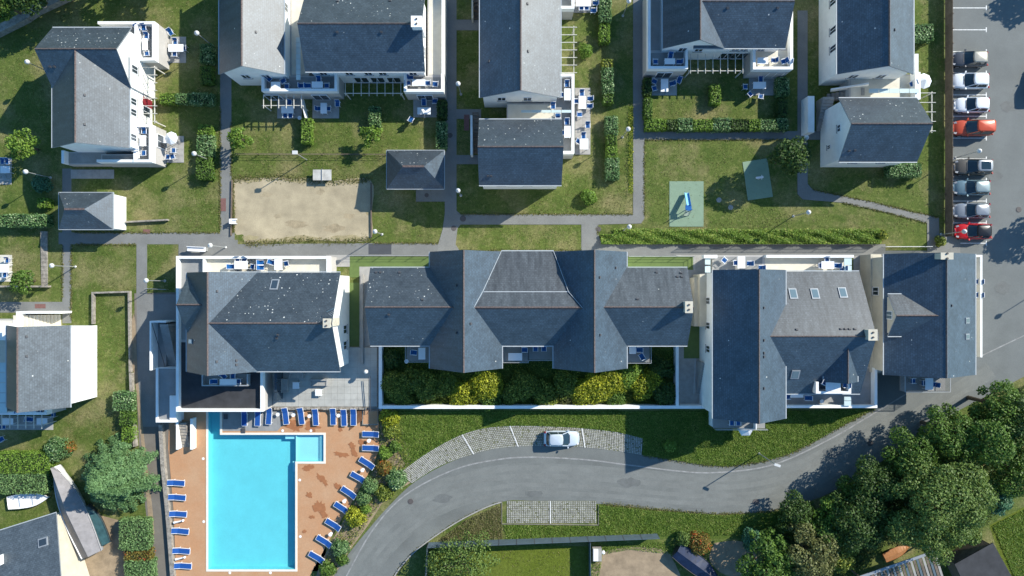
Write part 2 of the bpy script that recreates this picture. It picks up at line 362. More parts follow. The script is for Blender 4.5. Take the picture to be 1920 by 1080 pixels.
# parking lot and road in one tarmac
Nedge = smooth([(1640,764),(1570,803),(1480,850),(1400,869),(1330,872),(1205,853),(1100,838),(1000,835),(930,841),(850,864),(780,902),(730,948),(682,1003),(644,1052),(608,1110),(570,1180)], 5)
Sedge = smooth([(2050,640),(1920,706),(1800,768),(1700,833),(1600,900),(1530,935),(1450,958),(1350,964),(1250,957),(1130,945),(1000,939),(940,941),(870,971),(800,1016),(762,1050),(735,1090),(700,1180)], 5)
sheet('road', [[(1640,640),(1786,640)]+[(2050,560)]+Sedge+Nedge[::-1]], .016, ASPH)
sheet('parking_lot', [[(1774,-80),(2200,-80),(2200,640),(2050,640),(1920,706),(1800,768),(1700,800),(1640,752),(1640,470),(1786,470),(1786,440),(1774,440)]], .021, ASPH_L)
sheet('driveway', [[(252,550),(330,548),(330,800),(340,1200),(292,1200),(278,1000),(262,850),(254,700)]], .018, DRIVE)
sheet('driveway', [[(256,552),(330,552),(330,655),(300,800),(268,800),(258,700)]], .024, ASPH_P)
def ribbon(name, pts, w, z, m, dash=None):
    mb = MB(); pts = [Vector((X(a),Y(b))) for a,b in pts]
    n = len(pts); off = []
    for i in range(n):
        t = (pts[min(i+1,n-1)]-pts[max(i-1,0)]).normalized(); off.append(Vector((-t.y,t.x))*w/2)
    for i in range(n-1):
        if dash and (i//dash)%2: continue
        a,b,c,d = pts[i]+off[i], pts[i]-off[i], pts[i+1]-off[i+1], pts[i+1]+off[i+1]
        mb.add([(v.x,v.y,z) for v in (a,b,c,d)], [(0,1,2,3)])
    return mb.build(name, m)
ASPHT = [mat('asphalt_worn', (.152,.160,.151), .85, .12, .4, fine=.12, fscale=12), mat('asphalt_worn_pale', (.160,.167,.157), .85, .12, .5, fine=.12, fscale=12), mat('asphalt_stain', (.124,.130,.125), .8, .12, 1.2, fine=.12, fscale=12)]
mk = ribbon('edge_line', smooth([(640,1100),(655,1070),(700,992),(760,928),(850,881),(930,862),(1000,857),(1100,862),(1180,872),(1280,884),(1340,886),(1420,878),(1480,860),(1560,821),(1620,786),(1700,738)],5), .16, .030, LINEW); mk['kind']='structure'
mk = ribbon('edge_line', [(1838,668),(1880,648),(1960,610)], .13, .034, LINEW); mk['kind']='structure'
ctr = smooth([(604,1180),(660,1090),(712,1018),(770,965),(850,922),(930,905),(1000,900),(1100,904),(1200,912),(1300,921),(1400,918),(1480,900),(1560,862),(1650,808),(1740,750),(1850,680)],6)
for k,(offs,ww) in enumerate(((-2.6,1.1),(-2.6,.6),(-.9,1.2),(-.9,.6),(1.0,1.1),(1.0,.5),(2.6,1.0),(2.6,.5))):
    pv = [Vector(p) for p in ctr]; q = []
    for i in range(len(pv)):
        t = (pv[min(i+1,len(pv)-1)]-pv[max(i-1,0)]).normalized(); q.append(tuple(pv[i]+Vector((-t.y,t.x))*offs*16*.55+Vector((rng.normal(0,.35),rng.normal(0,.35)))))
    o = ribbon('worn_track', q, ww, .0175+.0011*k, ASPHT[k%2]); o['kind'] = 'structure'
for k,(cx,cy,r,st,an) in enumerate(((1180,905,9,2.4,.1),(830,935,8,2.2,-.4),(1560,850,9,2.0,-.5),(1000,925,6,3,.0),(1865,330,9,1.6,.4),(1880,540,12,1.3,.2),(1890,200,10,1.5,1.1))):
    q_ = random.Random(50+k); pts = [(cx+r*q_.uniform(.75,1.2)*math.cos(2*math.pi*i/18)*st, cy+r*q_.uniform(.75,1.2)*math.sin(2*math.pi*i/18)) for i in range(18)]
    sheet('stained_tarmac', [pts], .0285+.0006*k, ASPHT[2])
# kerb along the inside of the bend
def kerb(pts, w, h, m, name='kerb'):
    mb = MB(); pts = [(X(a),Y(b)) for a,b in pts]
    for p,q in zip(pts[:-1],pts[1:]): mb.bar((*p,h/2),(*q,h/2), w, h)
    o = mb.build(name, m); o['kind'] = 'structure'; return o
kerb([p for p in Sedge if p[0] < 945 and p[1] < 1110], .14, .12, CONC)
kerb([(941,940),(941,982),(1122,984),(1122,946)], .07, .10, mat('old_kerb',(.20,.19,.155),.9,.25,3,fine=.2))
# bay lines
mb = MB()
for y in (15,56,97,137,178,218,259,298,338,377,418,456):
    mb.box(X(1783),X(1850),Y(y)-.05,Y(y)+.05,.0,.0295)
    mb.box(X(1848),X(1850),Y(y)-.28,Y(y)+.28,.0,.0335)
mb.box(X(1792),X(1794.5),Y(457),Y(425),.0,.037)
o = mb.build('bay_marking', LINE); o['kind'] = 'structure'
# sandy court and bare soil
sheet('court', [smooth([(438,336),(520,333),(610,340),(694,337),(697,400),(694,448),(640,452),(560,450),(500,456),(462,457),(456,440),(440,436),(437,380),(438,336)],4)], .006, SAND)
sheet('bare_soil', [smooth([(1125,1035),(1180,1026),(1240,1030),(1262,1050),(1268,1100),(1130,1100),(1110,1070),(1125,1035)],4)], .008, DIRT)
sheet('bare_soil', [smooth([(1340,1018),(1390,1015),(1420,1045),(1400,1075),(1360,1078),(1330,1050),(1340,1018)],4)], .008, DIRT)
sheet('bare_soil', [smooth([(755,860),(790,855),(800,880),(770,905),(735,920),(740,890),(755,860)],4)], .006, DIRT)
sheet('shrub_bed', [rect(716,1268,648,762)], .012, LAWN2)
sheet('shrub_bed', [smooth([(712,770),(745,772),(760,830),(770,870),(735,915),(690,985),(650,1040),(620,1090),(590,1090),(625,1010),(690,900),(712,850),(712,770)],3)], .012, DIRT)
sheet('dirt_yard', [[(0,1040),(130,950),(240,980),(240,1120),(0,1120)]], .008, DIRT)
sheet('gravel_strip', [smooth([(281,1000),(272,900),(262,800),(252,700),(248,690),(248,600),(254,600),(258,700),(268,800),(280,900),(290,1000),(281,1000)],2)], .028, DIRT)
sheet('verge', [[(716,770)]+[(1330,770),(1640,770)]+Nedge[:51]+[(745,905),(760,860),(740,800)]], .007, LAWN2)
sheet('verge', [[(1122,946),(1250,957),(1350,964),(1450,958),(1520,940),(1520,1010),(1240,1010),(950,1015),(945,985),(1122,985)]], .007, LAWN2)
sheet('garden_lawn', [rect(802,1104,1024,1120)], .009, LAWN3)
sheet('garden_lawn', [[(1855,985),(1960,930),(1960,1120),(1900,1120)]], .009, LAWN3)
for (a,b,c,d) in ((655,806,481,520),(651,674,530,682),(1177,1300,480,506),(1282,1334,608,672),(1630,1658,558,616)):
    sheet('artificial_turf', [rect(a,b,c,d)], .040, TURF)
sheet('paving', [rect(612,656,478,500),], .044, TILEP); sheet('paving', [rect(674,716,500,770)], .046, TILEP)
sheet('paving', [rect(1268,1340,478,760)], .034, TILEP); sheet('paving', [rect(1600,1660,478,700)], .026, CONC)
sheet('asphalt_patch', [rect(691,734,457,477)], .036, ASPH_N)
for a,b,c,d in ((414,424,372,396),(66,86,570,578),(870,880,215,245),(269,282,430,438)): sheet('red_mat', [rect(a,b,c,d)], .056, MATRED)
sheet('flower_edge', [rect(1178,1187,200,362)], .011, LAWN2)

SANDW = mat('court_sand_grassy', (.30,.255,.145), .95, .2, 1.2, fine=.2, fscale=9)
for k,(cx,cy,r,st) in enumerate(((470,338,5,4),(560,338,5,5),(660,340,5,4),(560,448,6,6),(650,446,6,5),(500,452,5,4),(470,446,5,3),(690,400,4,1.2),(440,390,3,1))):
    q_ = random.Random(90+k); sheet('court_edge', [[(cx+r*q_.uniform(.6,1.25)*math.cos(2*math.pi*i/26)*st, cy+r*q_.uniform(.6,1.25)*math.sin(2*math.pi*i/26)) for i in range(26)]], .0075+.0004*k, SANDW)

SANDM = mat('dry_sand', (.33,.275,.18), .95, .2, .9, fine=.12, fscale=8)
STAIN = mat('damp_sand', (.305,.25,.162), .95, .2, .9, fine=.12, fscale=8)
for k,(cx,cy,r,st) in enumerate(((555,420,7,3.2),(625,428,8,2.6),(655,405,6,1.8),(520,405,5,1.5),(600,360,5,2),(500,365,5,2.2))):
    q_ = random.Random(190+k); sheet('damp_sand', [smooth([(cx+r*q_.uniform(.6,1.2)*math.cos(2*math.pi*i/16)*st, cy+r*q_.uniform(.6,1.2)*math.sin(2*math.pi*i/16)) for i in range(16)],3)], .0068+.0001*k, SANDM if k > 2 else STAIN)

# grass pavers: small concrete studs with grass between, following the bend
def pavers(name, fn, nu, nv, z=.03):
    mb = MB(); s = .075
    for i in range(nu):
        for j in range(nv):
            a, b = fn((i+.5)/nu, (j+.5)/nv)
            if a is None or rng.random() < .06: continue
            x, y = X(a)+rng.normal(0,.008), Y(b)+rng.normal(0,.008); h = z+rng.uniform(0,.02); s = rng.uniform(.06,.082)
            mb.add([(x-s,y-s,0),(x+s,y-s,0),(x+s,y+s,0),(x-s,y+s,0),(x-s*.8,y-s*.8,h),(x+s*.8,y-s*.8,h),(x+s*.8,y+s*.8,h),(x-s*.8,y+s*.8,h)], [(4,5,6,7),(0,1,5,4),(1,2,6,5),(2,3,7,6),(3,0,4,7)])
    o = mb.build(name, CONC2); o['kind'] = 'stuff'; return o
CONC2 = mat('paver_concrete', (.36,.355,.335), .9, .2, 2, fine=.1)
PAVB = mat('paver_soil', (.13,.135,.085), .95, .3, 2, fine=.2)
topc = smooth([(748,888),(800,850),(870,813),(940,799),(1050,800),(1150,809),(1205,822)],20); botc = smooth([(772,906),(820,876),(870,857),(940,840),(1050,836),(1150,845),(1203,853)],20)
def arcl(c): 
    d = np.cumsum([0]+[math.dist(c[i],c[i+1]) for i in range(len(c)-1)]); d/=d[-1]
    xs, ys = [p[0] for p in c], [p[1] for p in c]
    return lambda t: (np.interp(t,d,xs), np.interp(t,d,ys))
ft, fb = arcl(topc), arcl(botc)
def fN(u, v): a, b = ft(u), fb(u); return a[0]*(1-v)+b[0]*v, a[1]*(1-v)+b[1]*v
sheet('parking_bay', [topc+botc[::-1]], .020, PAVB)
pavers('grass_paver', fN, 142, 12, .05)
sheet('parking_bay', [rect(950,1118,939,981)], .020, PAVB)
pavers('grass_paver', lambda u,v: (950+168*u, 939.5+41*v), 48, 12, .05)
for u in (.29,.48,.76): 
    a, b = fN(u,0), fN(u,1); q = ribbon('bay_marking', [a,b], .12, .085, LINE); q['kind']='structure'
q = ribbon('bay_marking', [(1032,939),(1032,981)], .12, .085, LINE); q['kind']='structure'

# ------------------------------------------------------------------ pool
DZ = .05
deck_out = [(318,768),(711,768),(711,842),(700,872),(655,950),(622,1005),(588,1066),(560,1120),(332,1120),(326,960),(316,840)]
pool_out = [(387,764),(417,764),(417,811),(611,811),(611,869),(558,869),(558,1071),(387,1071)]
sheet('pool_deck', [[(318,768),(387,768),(387,1071),(558,1071),(558,869),(611,869),(611,811),(417,811),(417,768),(711,768),(711,842),(700,872),(655,950),(622,1005),(588,1066),(560,1120),(332,1120),(326,960),(316,840)]], DZ, TERRA)
sheet('pool_deck', [[(417.5,770),(555,770),(520,808),(417.5,808)]], DZ+.006, CONCD)
def off(poly, d):     # shrink the pool outline
    return poly
W = [(391,764),(413,764),(413,815),(607,815),(607,865),(554,865),(554,1067),(391,1067)]
T = thing('swimming_pool', 'L-shaped turquoise swimming pool with pale coping set in terracotta deck', 'pool', (X(470),Y(930),0))
Wm = [(X(a),Y(b)) for a,b in W]
BOT = -.80
mb = MB()
main = [(391,764),(413,764),(413,815),(556,815),(556,1067),(391,1067)]
def wallring(mb, poly, z0, z1, skip=()):
    pts = [(X(a),Y(b)) for a,b in poly]
    for i,(p,q) in enumerate(zip(pts, pts[1:]+pts[:1])):
        if i in skip: continue
        mb.add([(*p,z0),(*q,z0),(*q,z1),(*p,z1)], [(0,1,2,3)])
wallring(mb, W, -1.3, DZ+.02); mb.build('basin_wall', POOLB, T)
MB().box(X(390),X(557),Y(1068),Y(763),BOT-.2,BOT).build('basin_floor', POOLB, T)
link('shallow_floor', loops_mesh('shallow_floor', [[(X(a),Y(b)) for a,b in rect(555,607,815,865)]], -.38, POOLS), T)
link('water', loops_mesh('water', [Wm], -.07, WATER), T)
mb = MB(); mb.pbox(554.6,556,815,865,-.9,-.12); mb.build('divider', POOLS, T)
for k in range(3): MB().pbox(601-k*2.2,607,815,865,-.9,-.36+.1*(3-k)-.1).build('step', POOLS, T)
MB().pbox(535,554,815,823,-.9,-.30).build('step', POOLS, T); MB().pbox(549,554,865,884,-.9,-.3).build('step', POOLS, T)
mb = MB(); ptsA = [(X(a),Y(b)) for a,b in pool_out]; n = len(ptsA)
Wo = [(X(a),Y(b)) for a,b in pool_out]
for i in range(n):
    a,b,c,d = Wo[i], Wo[(i+1)%n], Wm[(i+1)%n], Wm[i]
    for z0,z1 in ((DZ,DZ+.04),):
        mb.add([(*a,z0),(*b,z0),(*c,z0),(*d,z0),(*a,z1),(*b,z1),(*c,z1),(*d,z1)], [(4,5,6,7),(0,1,5,4),(2,3,7,6)])
mb.build('coping', COPE, T)
# wet footprints and splashes on the deck
def blot(cx, cy, r, seed, st=1.0, ang=0):
    q = random.Random(seed); pts = []
    ca, sa = math.cos(ang), math.sin(ang)
    for i in range(22):
        t = 2*math.pi*i/22; rr = r*q.uniform(.6,1.25); u, v = rr*math.cos(t)*st, rr*math.sin(t)
        pts.append((cx+u*ca-v*sa, cy+u*sa+v*ca))
    return smooth(pts+[pts[0]],2)[:-1]
k = 0
for cx,cy,r,st,an in ((545,795,9,2.2,.5),(585,800,9,1.6,0),(560,800,6,2.0,-.6),(592,795,5,2,1.0),(638,803,4,1.6,1.3),(578,877,6,1.8,-.2),(602,897,6,2.2,.7),(610,905,4,2,1.2),(640,852,5,3.0,.2),(664,848,5,2.0,1.0),(580,928,5,1.4,.4),(599,950,11,1.2,.2),(606,962,7,1.3,1),(585,969,3,2,0),(571,996,3,1.4,0),(633,912,5,1.8,.5),(660,835,5,1.5,.6),(680,830,6,1.4,.2)):
    k += 1; o = sheet('wet_patch', [blot(cx,cy,r,k,st,an)], DZ+.009+.0015*k, WET)
# ------------------------------------------------------------------ building kit
def gable_w(T, ax, u0, u1, v0, v1, zs, zn, vr, zr, mats, over=(.3,.3), base=0.0, wall=True, wmat=None, caps=True, gut=True, thick=.16, rname='roof', holes=None):
    """roof with its ridge along u; v0 (height zs) and v1 (height zn) are the eaves, mats = (v0 slope, v1 slope)"""
    def W3(u, v, z): return (u, v, z) if ax == 'x' else (v, u, z)
    mb = MB(); L0 = math.hypot(vr-v0, zr-zs); L1 = math.hypot(v1-vr, zr-zn)
    prof = [(v0,zs),(vr,zr),(v1,zn),(v1,zn-thick),(vr,zr-thick),(v0,zs-thick)]
    vs = [W3(u,v,z) for u in (u0,u1) for v,z in prof]
    fs = [(0,6,7,1),(1,7,8,2),(2,8,9,3),(3,9,10,4),(4,10,11,5),(5,11,6,0),(0,1,4,5),(1,2,3,4),(11,10,7,6),(10,9,8,7)]
    if ax == 'y': pass
    else: pass
    def orient(f):
        a,b,c = Vector(vs[f[0]]),Vector(vs[f[1]]),Vector(vs[f[2]]); return (b-a).cross(c-a)
    out = []
    for i,f in enumerate(fs):
        nn = orient(f); good = True
        if i in (0,1): good = nn.z > 0
        elif i in (3,4): good = nn.z < 0
        out.append(f if good else f[::-1])
    mb.add(vs, out)
    mb.m[0] = 0; mb.m[1] = 1
    for k in range(2,10): mb.m[k] = 2
    for fi,(Lx,e) in ((0,(L0,0)),(1,(L1,1))):
        uvs = []
        for vi in mb.f[fi]:
            u = u0 if vi < 6 else u1; pi = vi%6; d = 0 if pi == 1 else Lx
            uvs.append((u+37*fi, d))
        mb.uv[fi] = uvs
    r = mb.build(rname, [mats[0], mats[1], ZINC], T)
    if caps:
        c = MB(); n = max(1,int(abs(u1-u0)/.42)); 
        for i in range(n):
            a = u0+(u1-u0)*i/n; b = u0+(u1-u0)*(i+1)/n-.02; h = .05+.012*(i%2)
            w = .11; q = [W3(a,vr-w,zr-w*.6),W3(a,vr,zr+h),W3(a,vr+w,zr-w*.6),W3(b,vr-w,zr-w*.6),W3(b,vr,zr+h),W3(b,vr+w,zr-w*.6)]
            c.add(q, [(0,1,4,3),(1,2,5,4),(0,2,1),(3,4,5)])
        o = c.build('ridge_cap', RIDGE, r); o['kind'] = 'stuff'
    if gut:
        for v,z,sg in ((v0,zs,-1),(v1,zn,1)):
            gm = MB(); a = W3(u0, v+sg*.07, z-.07); b = W3(u1, v+sg*.07, z-.07); gm.bar(a,b,.09,.09); gm.build('gutter', LEADW, r)
    g = dict(ax=ax,u0=u0,u1=u1,v0=v0,v1=v1,zs=zs,zn=zn,vr=vr,zr=zr,roof=r,T=T)
    g['wb'] = wb = (u0+over[0], u1-over[0], v0+over[1], v1-over[1])
    if wall:
        w = MB(); zA = zs+(zr-zs)*over[1]/(vr-v0)-thick-.02; zB = zn+(zr-zn)*over[1]/(v1-vr)-thick-.02; zt = zr-thick-.02
        pr = [(wb[2],base),(wb[3],base),(wb[3],zB),(vr,zt),(wb[2],zA)]
        vv = [W3(u,v,z) for u in wb[:2] for v,z in pr]
        ff = [(0,1,2,3,4),(9,8,7,6,5),(0,5,6,1),(1,6,7,2),(2,7,8,3),(3,8,9,4),(4,9,5,0)]
        cen = Vector((sum(v[0] for v in vv)/10, sum(v[1] for v in vv)/10, sum(v[2] for v in vv)/10)); f2 = []
        for f in ff:
            a,b,c_ = (Vector(vv[i]) for i in f[:3]); nn = (b-a).cross(c_-a); fc = sum((Vector(vv[i]) for i in f), Vector())/len(f)
            f2.append(f if nn.dot(fc-cen) > 0 else f[::-1])
        w.add(vv, f2); w.build('wall', wmat or WHITE, T)
    return g
def gable(T, ax, x0, x1, y0, y1, ze, zr, ze1=None, ridge=None, mats=None, **k):
    """plan rectangle read at eave height; first eave = left/top one in plan"""
    z1 = ze if ze1 is None else ze1
    if ax == 'x':
        u0,u1 = X(x0,(ze+z1)/2),X(x1,(ze+z1)/2); vN,vS = Y(y0,ze),Y(y1,z1)
        vr = (vN+vS)/2 if ridge is None else Y(ridge,zr)
        m = mats or (SLATE, SLATE_L)
        return gable_w(T,'x',u0,u1,vS,vN,z1,ze,vr,zr,m,**k)
    u0,u1 = Y(y1,(ze+z1)/2),Y(y0,(ze+z1)/2); vW,vE = X(x0,ze),X(x1,z1)
    vr = (vW+vE)/2 if ridge is None else X(ridge,zr)
    m = mats or (SLATE_M, SLATE)
    return gable_w(T,'y',u0,u1,vW,vE,ze,z1,vr,zr,m,**k)
def on_roof(g, px, py):
    """where the sight line of a survey mark meets this roof: point, slope normal"""
    z = (g['zr']+g['zs'])/2
    for _ in range(25):
        x, y = X(px,z), Y(py,z); v = y if g['ax']=='x' else x
        if v < g['vr']: k = (g['zr']-g['zs'])/(g['vr']-g['v0']); z = g['zr']-k*(g['vr']-v); s = -1
        else: k = (g['zr']-g['zn'])/(g['v1']-g['vr']); z = g['zr']-k*(v-g['vr']); s = 1
    nrm = Vector((0,s*k,1)) if g['ax']=='x' else Vector((s*k,0,1))
    return Vector((x,y,z)), nrm.normalized(), s
def frame_of(n, g):
    a = Vector((1,0,0)) if g['ax']=='x' else Vector((0,1,0)); b = n.cross(a); return a, b
def slab(mb, c, a, b, n, w, h, z0, z1, m=0):
    vs = [c+a*(sx*w/2)+b*(sy*h/2)+n*zz for zz in (z0,z1) for sx,sy in ((-1,-1),(1,-1),(1,1),(-1,1))]
    mb.add(vs, MB.BF, m)
def skylight(g, px, py, w=.8, h=1.2, open_=False, m=None):
    p,n,s = on_roof(g,px,py); a,b = frame_of(n,g)
    f = MB(); slab(f,p,a,b,n,w,h,-.05,.09); o = f.build('skylight', ZINC, g['roof'])
    q = MB(); slab(q,p,a,b,n,w*.74,h*.8,.05,.11); link('pane', q.mesh('pane', m or SKYL), g['roof'])
def vents(g, pts):
    for px,py in pts:
        p,n,s = on_roof(g,px,py); a,b = frame_of(n,g); q = MB(); slab(q,p,a,b,n,.24,.2,-.02,.12); q.build('roof_vent', DMETAL, g['roof'])
def chimney(g, px, py, w=.95, d=1.1, ztop=None, m=None):
    zt = ztop or g['zr']+.9; x, y = X(px,zt), Y(py,zt)
    c = MB(); c.box(x-w/2,x+w/2,y-d/2,y+d/2,g['zs'],zt-.08); c.box(x-w/2-.06,x+w/2+.06,y-d/2-.06,y+d/2+.06,zt-.08,zt)
    o = c.build('chimney', m or CREAM, g['roof'])
    for dy in (-.25,.25):
        q = MB(); q.tube((x,y+dy,zt),(x,y+dy,zt+.12),.11,.10,8); link('flue', q.mesh('flue', IRON), g['roof'])
def window(T, c, d, w, h, m=None):
    """c = centre on the wall face, d = outward direction in plan"""
    c = Vector(c); d = Vector((*d,0)); t = Vector((-d.y,d.x,0)); up = Vector((0,0,1)); f = MB()
    for sx in (-1,1): slab(f,c+t*(sx*(w/2-.03)),t,up,d,.07,h,-.05,.05)
    for sz in (-1,1): slab(f,c+up*(sz*(h/2-.03)),t,up,d,w-.14,.07,-.05,.05)
    slab(f,c,t,up,d,.05,h-.14,-.05,.045); o = f.build('window', PLAST, T)
    q = MB(); slab(q,c,t,up,d,w-.10,h-.10,-.04,.02); q.build('pane', m or PANE, o)
    s_ = MB(); slab(s_,c-up*(h/2+.05),t,d,up,w+.16,.2,-.04,.04); s_.build('sill', CONC, o)
def winrow(g, side, fr, zc, w=.95, h=1.25, m=None):
    a,b,c,d = g['wb']
    for f in fr:
        if side in '01':       # eave walls: 0 = v0 side, 1 = v1 side
            v = c if side == '0' else d; sg = -1 if side == '0' else 1; u = a+(b-a)*f
            p = (u,v,zc) if g['ax']=='x' else (v,u,zc); dr = (0,sg) if g['ax']=='x' else (sg,0)
        else:                  # gable walls: a = u0 end, b = u1 end
            u = a if side == 'a' else b; sg = -1 if side == 'a' else 1; v = c+(d-c)*f
            p = (u,v,zc) if g['ax']=='x' else (v,u,zc); dr = (sg,0) if g['ax']=='x' else (0,sg)
        window(g['T'], p, dr, w, h, m)
def terrace(T, x0, x1, y0, y1, zt=3.3, par=.85, t=.3, sides='NSEW', floor=None, block=True, wm=None, z0=0.0):
    """flat-roofed block with an upstand; plan rectangle read at the top of the upstand"""
    a,b,c,d = X(x0,zt),X(x1,zt),Y(y1,zt),Y(y0,zt); zf = zt-par
    if block: MB().box(a+.004,b-.004,c+.004,d-.004,z0,zf).build('terrace_wall', wm or TWALL, T)
    MB().box(a+t*.5,b-t*.5,c+t*.5,d-t*.5,zf-.1,zf+.02).build('terrace_floor', floor or CONCD, T)
    z1 = zf-.05
    if 'N' in sides: MB().box(a,b,d-t,d,z1,zt).build('parapet', PARA, T)
    if 'S' in sides: MB().box(a,b,c,c+t,z1,zt).build('parapet', PARA, T)
    yy0 = c+t if 'S' in sides else c; yy1 = d-t if 'N' in sides else d
    if 'W' in sides: MB().box(a,a+t,yy0,yy1,z1,zt-.003).build('parapet', PARA, T)
    if 'E' in sides: MB().box(b-t,b,yy0,yy1,z1,zt-.003).build('parapet', PARA, T)
    return zf+.02
def pergola(label, x0, x1, y0, y1, n, along='x', z=2.5, group=None, ext=.35):
    """rafters run across, the main beam along the free side; plan rectangle at beam height"""
    T = thing('pergola', label, 'pergola', (X((x0+x1)/2), Y((y0+y1)/2), 0), group)
    if along == 'x':       # beam parallel to x at y1, rafters from y0 to y1
        yb = Y(y1,z); MB().bar((X(x0,z)-.2,yb,z),(X(x1,z)+.2,yb,z),.06,.14).build('beam', BEAM, T)
        for i in range(n):
            x = X(x0+(x1-x0)*i/(n-1),z); MB().bar((x,Y(y0,z),z+.14),(x,yb-ext,z+.14),.05,.12).build('rafter', BEAM, T)
        for x in (X(x0,z),X(x1,z)): MB().bar((x,yb,0),(x,yb,z-.08),.1,.1).build('post', BEAM, T)
    else:
        xb = X(x1,z); MB().bar((xb,Y(y0,z)+.2,z),(xb,Y(y1,z)-.2,z),.06,.14).build('beam', BEAM, T)
        for i in range(n):
            y = Y(y0+(y1-y0)*i/(n-1),z); MB().bar((X(x0,z),y,z+.14),(xb+ext,y,z+.14),.05,.12).build('rafter', BEAM, T)
        for y in (Y(y0,z),Y(y1,z)): MB().bar((xb,y,0),(xb,y,z-.08),.1,.1).build('post', BEAM, T)
    return T
def steps(T, x0, x1, y0, y1, n, ztop, axis='y', rev=False, m=None):
    """flight of steps over a ground plan rectangle; climbs towards +axis unless rev"""
    for i in range(n):
        f0, f1 = i/n, (i+1)/n; z = ztop*((n-i) if rev else (i+1))/n
        if axis == 'y': MB().box(x0,x1,y0+(y1-y0)*f0,y0+(y1-y0)*f1-.012,0,z).build('step', m or CONC, T)
        else: MB().box(x0+(x1-x0)*f0,x0+(x1-x0)*f1-.012,y0,y1,0,z).build('step', m or CONC, T)
def patio(x0, x1, y0, y1, nx, ny, z=.05, m=None, name='patio'):
    a,b,c,d = X(x0),X(x1),Y(y1),Y(y0)
    base = MB().box(a,b,c,d,-.05,z-.02).build(name, CONC); base['kind'] = 'structure'
    w,h = (b-a)/nx,(d-c)/ny; me = MB().box(-w/2+.012,w/2-.012,-h/2+.012,h/2-.012,-.03,0).mesh('paving_slab', m or TILEP)
    for i in range(nx):
        for j in range(ny):
            o = link('paving_slab', me, base); o.location = (a+(i+.5)*w, c+(j+.5)*h, z+random.uniform(-.004,.004))
def house(name, label, px, py): return thing(name, label, 'house', (X(px),Y(py),0))

# ------------------------------------------------------------------ upper row of houses
T = house('house', 'white house with T-shaped slate roof beside a round pale-green tree', 170, 180)
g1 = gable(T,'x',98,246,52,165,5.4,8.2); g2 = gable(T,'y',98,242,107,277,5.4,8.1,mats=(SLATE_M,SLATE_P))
vents(g2,[(159,178),(159,233),(94,124),(101,124),(98,135)][:2]); vents(g1,[(94,125),(102,125)])
winrow(g2,'1',(.12,.42,.55,.82),4.0,.8,1.2); winrow(g2,'1',(.2,.5,.75),1.3,1.2,1.6); winrow(g1,'b',(.35,),4.2,.9,1.3)
d = MB(); d.box(g2['wb'][3],g2['wb'][3]+.05,Y(205),Y(190),.1,2.1); d.build('door', RED, T)
d = MB(); d.box(g2['wb'][3],g2['wb'][3]+.05,Y(152),Y(138),.1,2.1); d.build('door', RED, T)
TZ1 = terrace(T,252,290,40,113); terrace(T,183,252,40,60,sides='N'); terrace(T,250,284,233,304); terrace(T,181,250,286,304,sides='S',zt=3.2)
terrace(T,115,190,282,306,zt=2.2,sides='W',floor=CONC)
for (x,y0,y1) in ((X(316.5),66,104),(X(313),255,286)):
    window(T,(x-.02,Y((y0+y1)/2),1.15),(1,0),abs(Y(y1)-Y(y0))*.8,2.0)
pergola('slim pale pergola between the two balconies of the T-roofed house',258,290,127,228,8,'y',2.4)
patio(316,349,69,118,3,4); patio(312,345,255,305,3,4); patio(133,214,318,335,6,1)

T = house('house', 'long white house with narrow slate gable beside the asphalt path', 470, 20)
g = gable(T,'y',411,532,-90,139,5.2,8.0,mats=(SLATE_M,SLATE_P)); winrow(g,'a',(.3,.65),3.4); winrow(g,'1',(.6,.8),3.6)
vents(g,[(480,60)])
T = house('house', 'white house with square white chimney on wide slate roof', 690, 40)
g = gable(T,'x',572,797,-10,134,5.2,7.9); chimney(g,781,40,1.05,1.05,8.6,PARA); vents(g,[(632,60),(715,60),(633,3),(731,2)])
winrow(g,'0',(.1,.33,.5,.63,.9),3.6,.9,1.2); winrow(g,'0',(.4,.55,.7),1.2,1.6,1.9); winrow(g,'b',(.3,.6),4)
terrace(T,490,632,138,171,sides='SEW'); terrace(T,757,832,138,172,sides='SEW'); terrace(T,800,833,-40,138,sides='E',floor=CREAMF)
terrace(T,540,575,-40,138,sides='',zt=3.0,floor=CREAMF)
f = MB()
for i in range(8):
    y0 = 70+i*10; q = MB(); q.box(X(555,3.4),X(563,3.4),Y(y0+9.4,3.4),Y(y0,3.4),3.3,3.36); q.build('glass_panel', FROST, T)
for x in (520,607): window(T,(X(x),Y(187)-.03,1.1),(0,-1),1.8,2.0)
window(T,(X(800),Y(187.5)-.03,1.1),(0,-1),1.8,2.0)
pergola('pale pergola under the white chimney house, between its two balconies',648,752,146,175,8,'x',2.5)
pergola('small pale pergola over the patio beside the dark lawn of the chimney house',495,566,178,198,6,'x',2.3)
patio(520,566,186,222,4,3); patio(586,636,186,222,4,3); patio(775,820,186,220,4,3)
f = thing('privacy_screen','slanted pale privacy screen between two shaded patios','screen',(*P(570,205)[:2],0)); MB().bar(P(567,186,1.0),P(575,222,.7),.06,1.4).build('panel', PLAST, f)

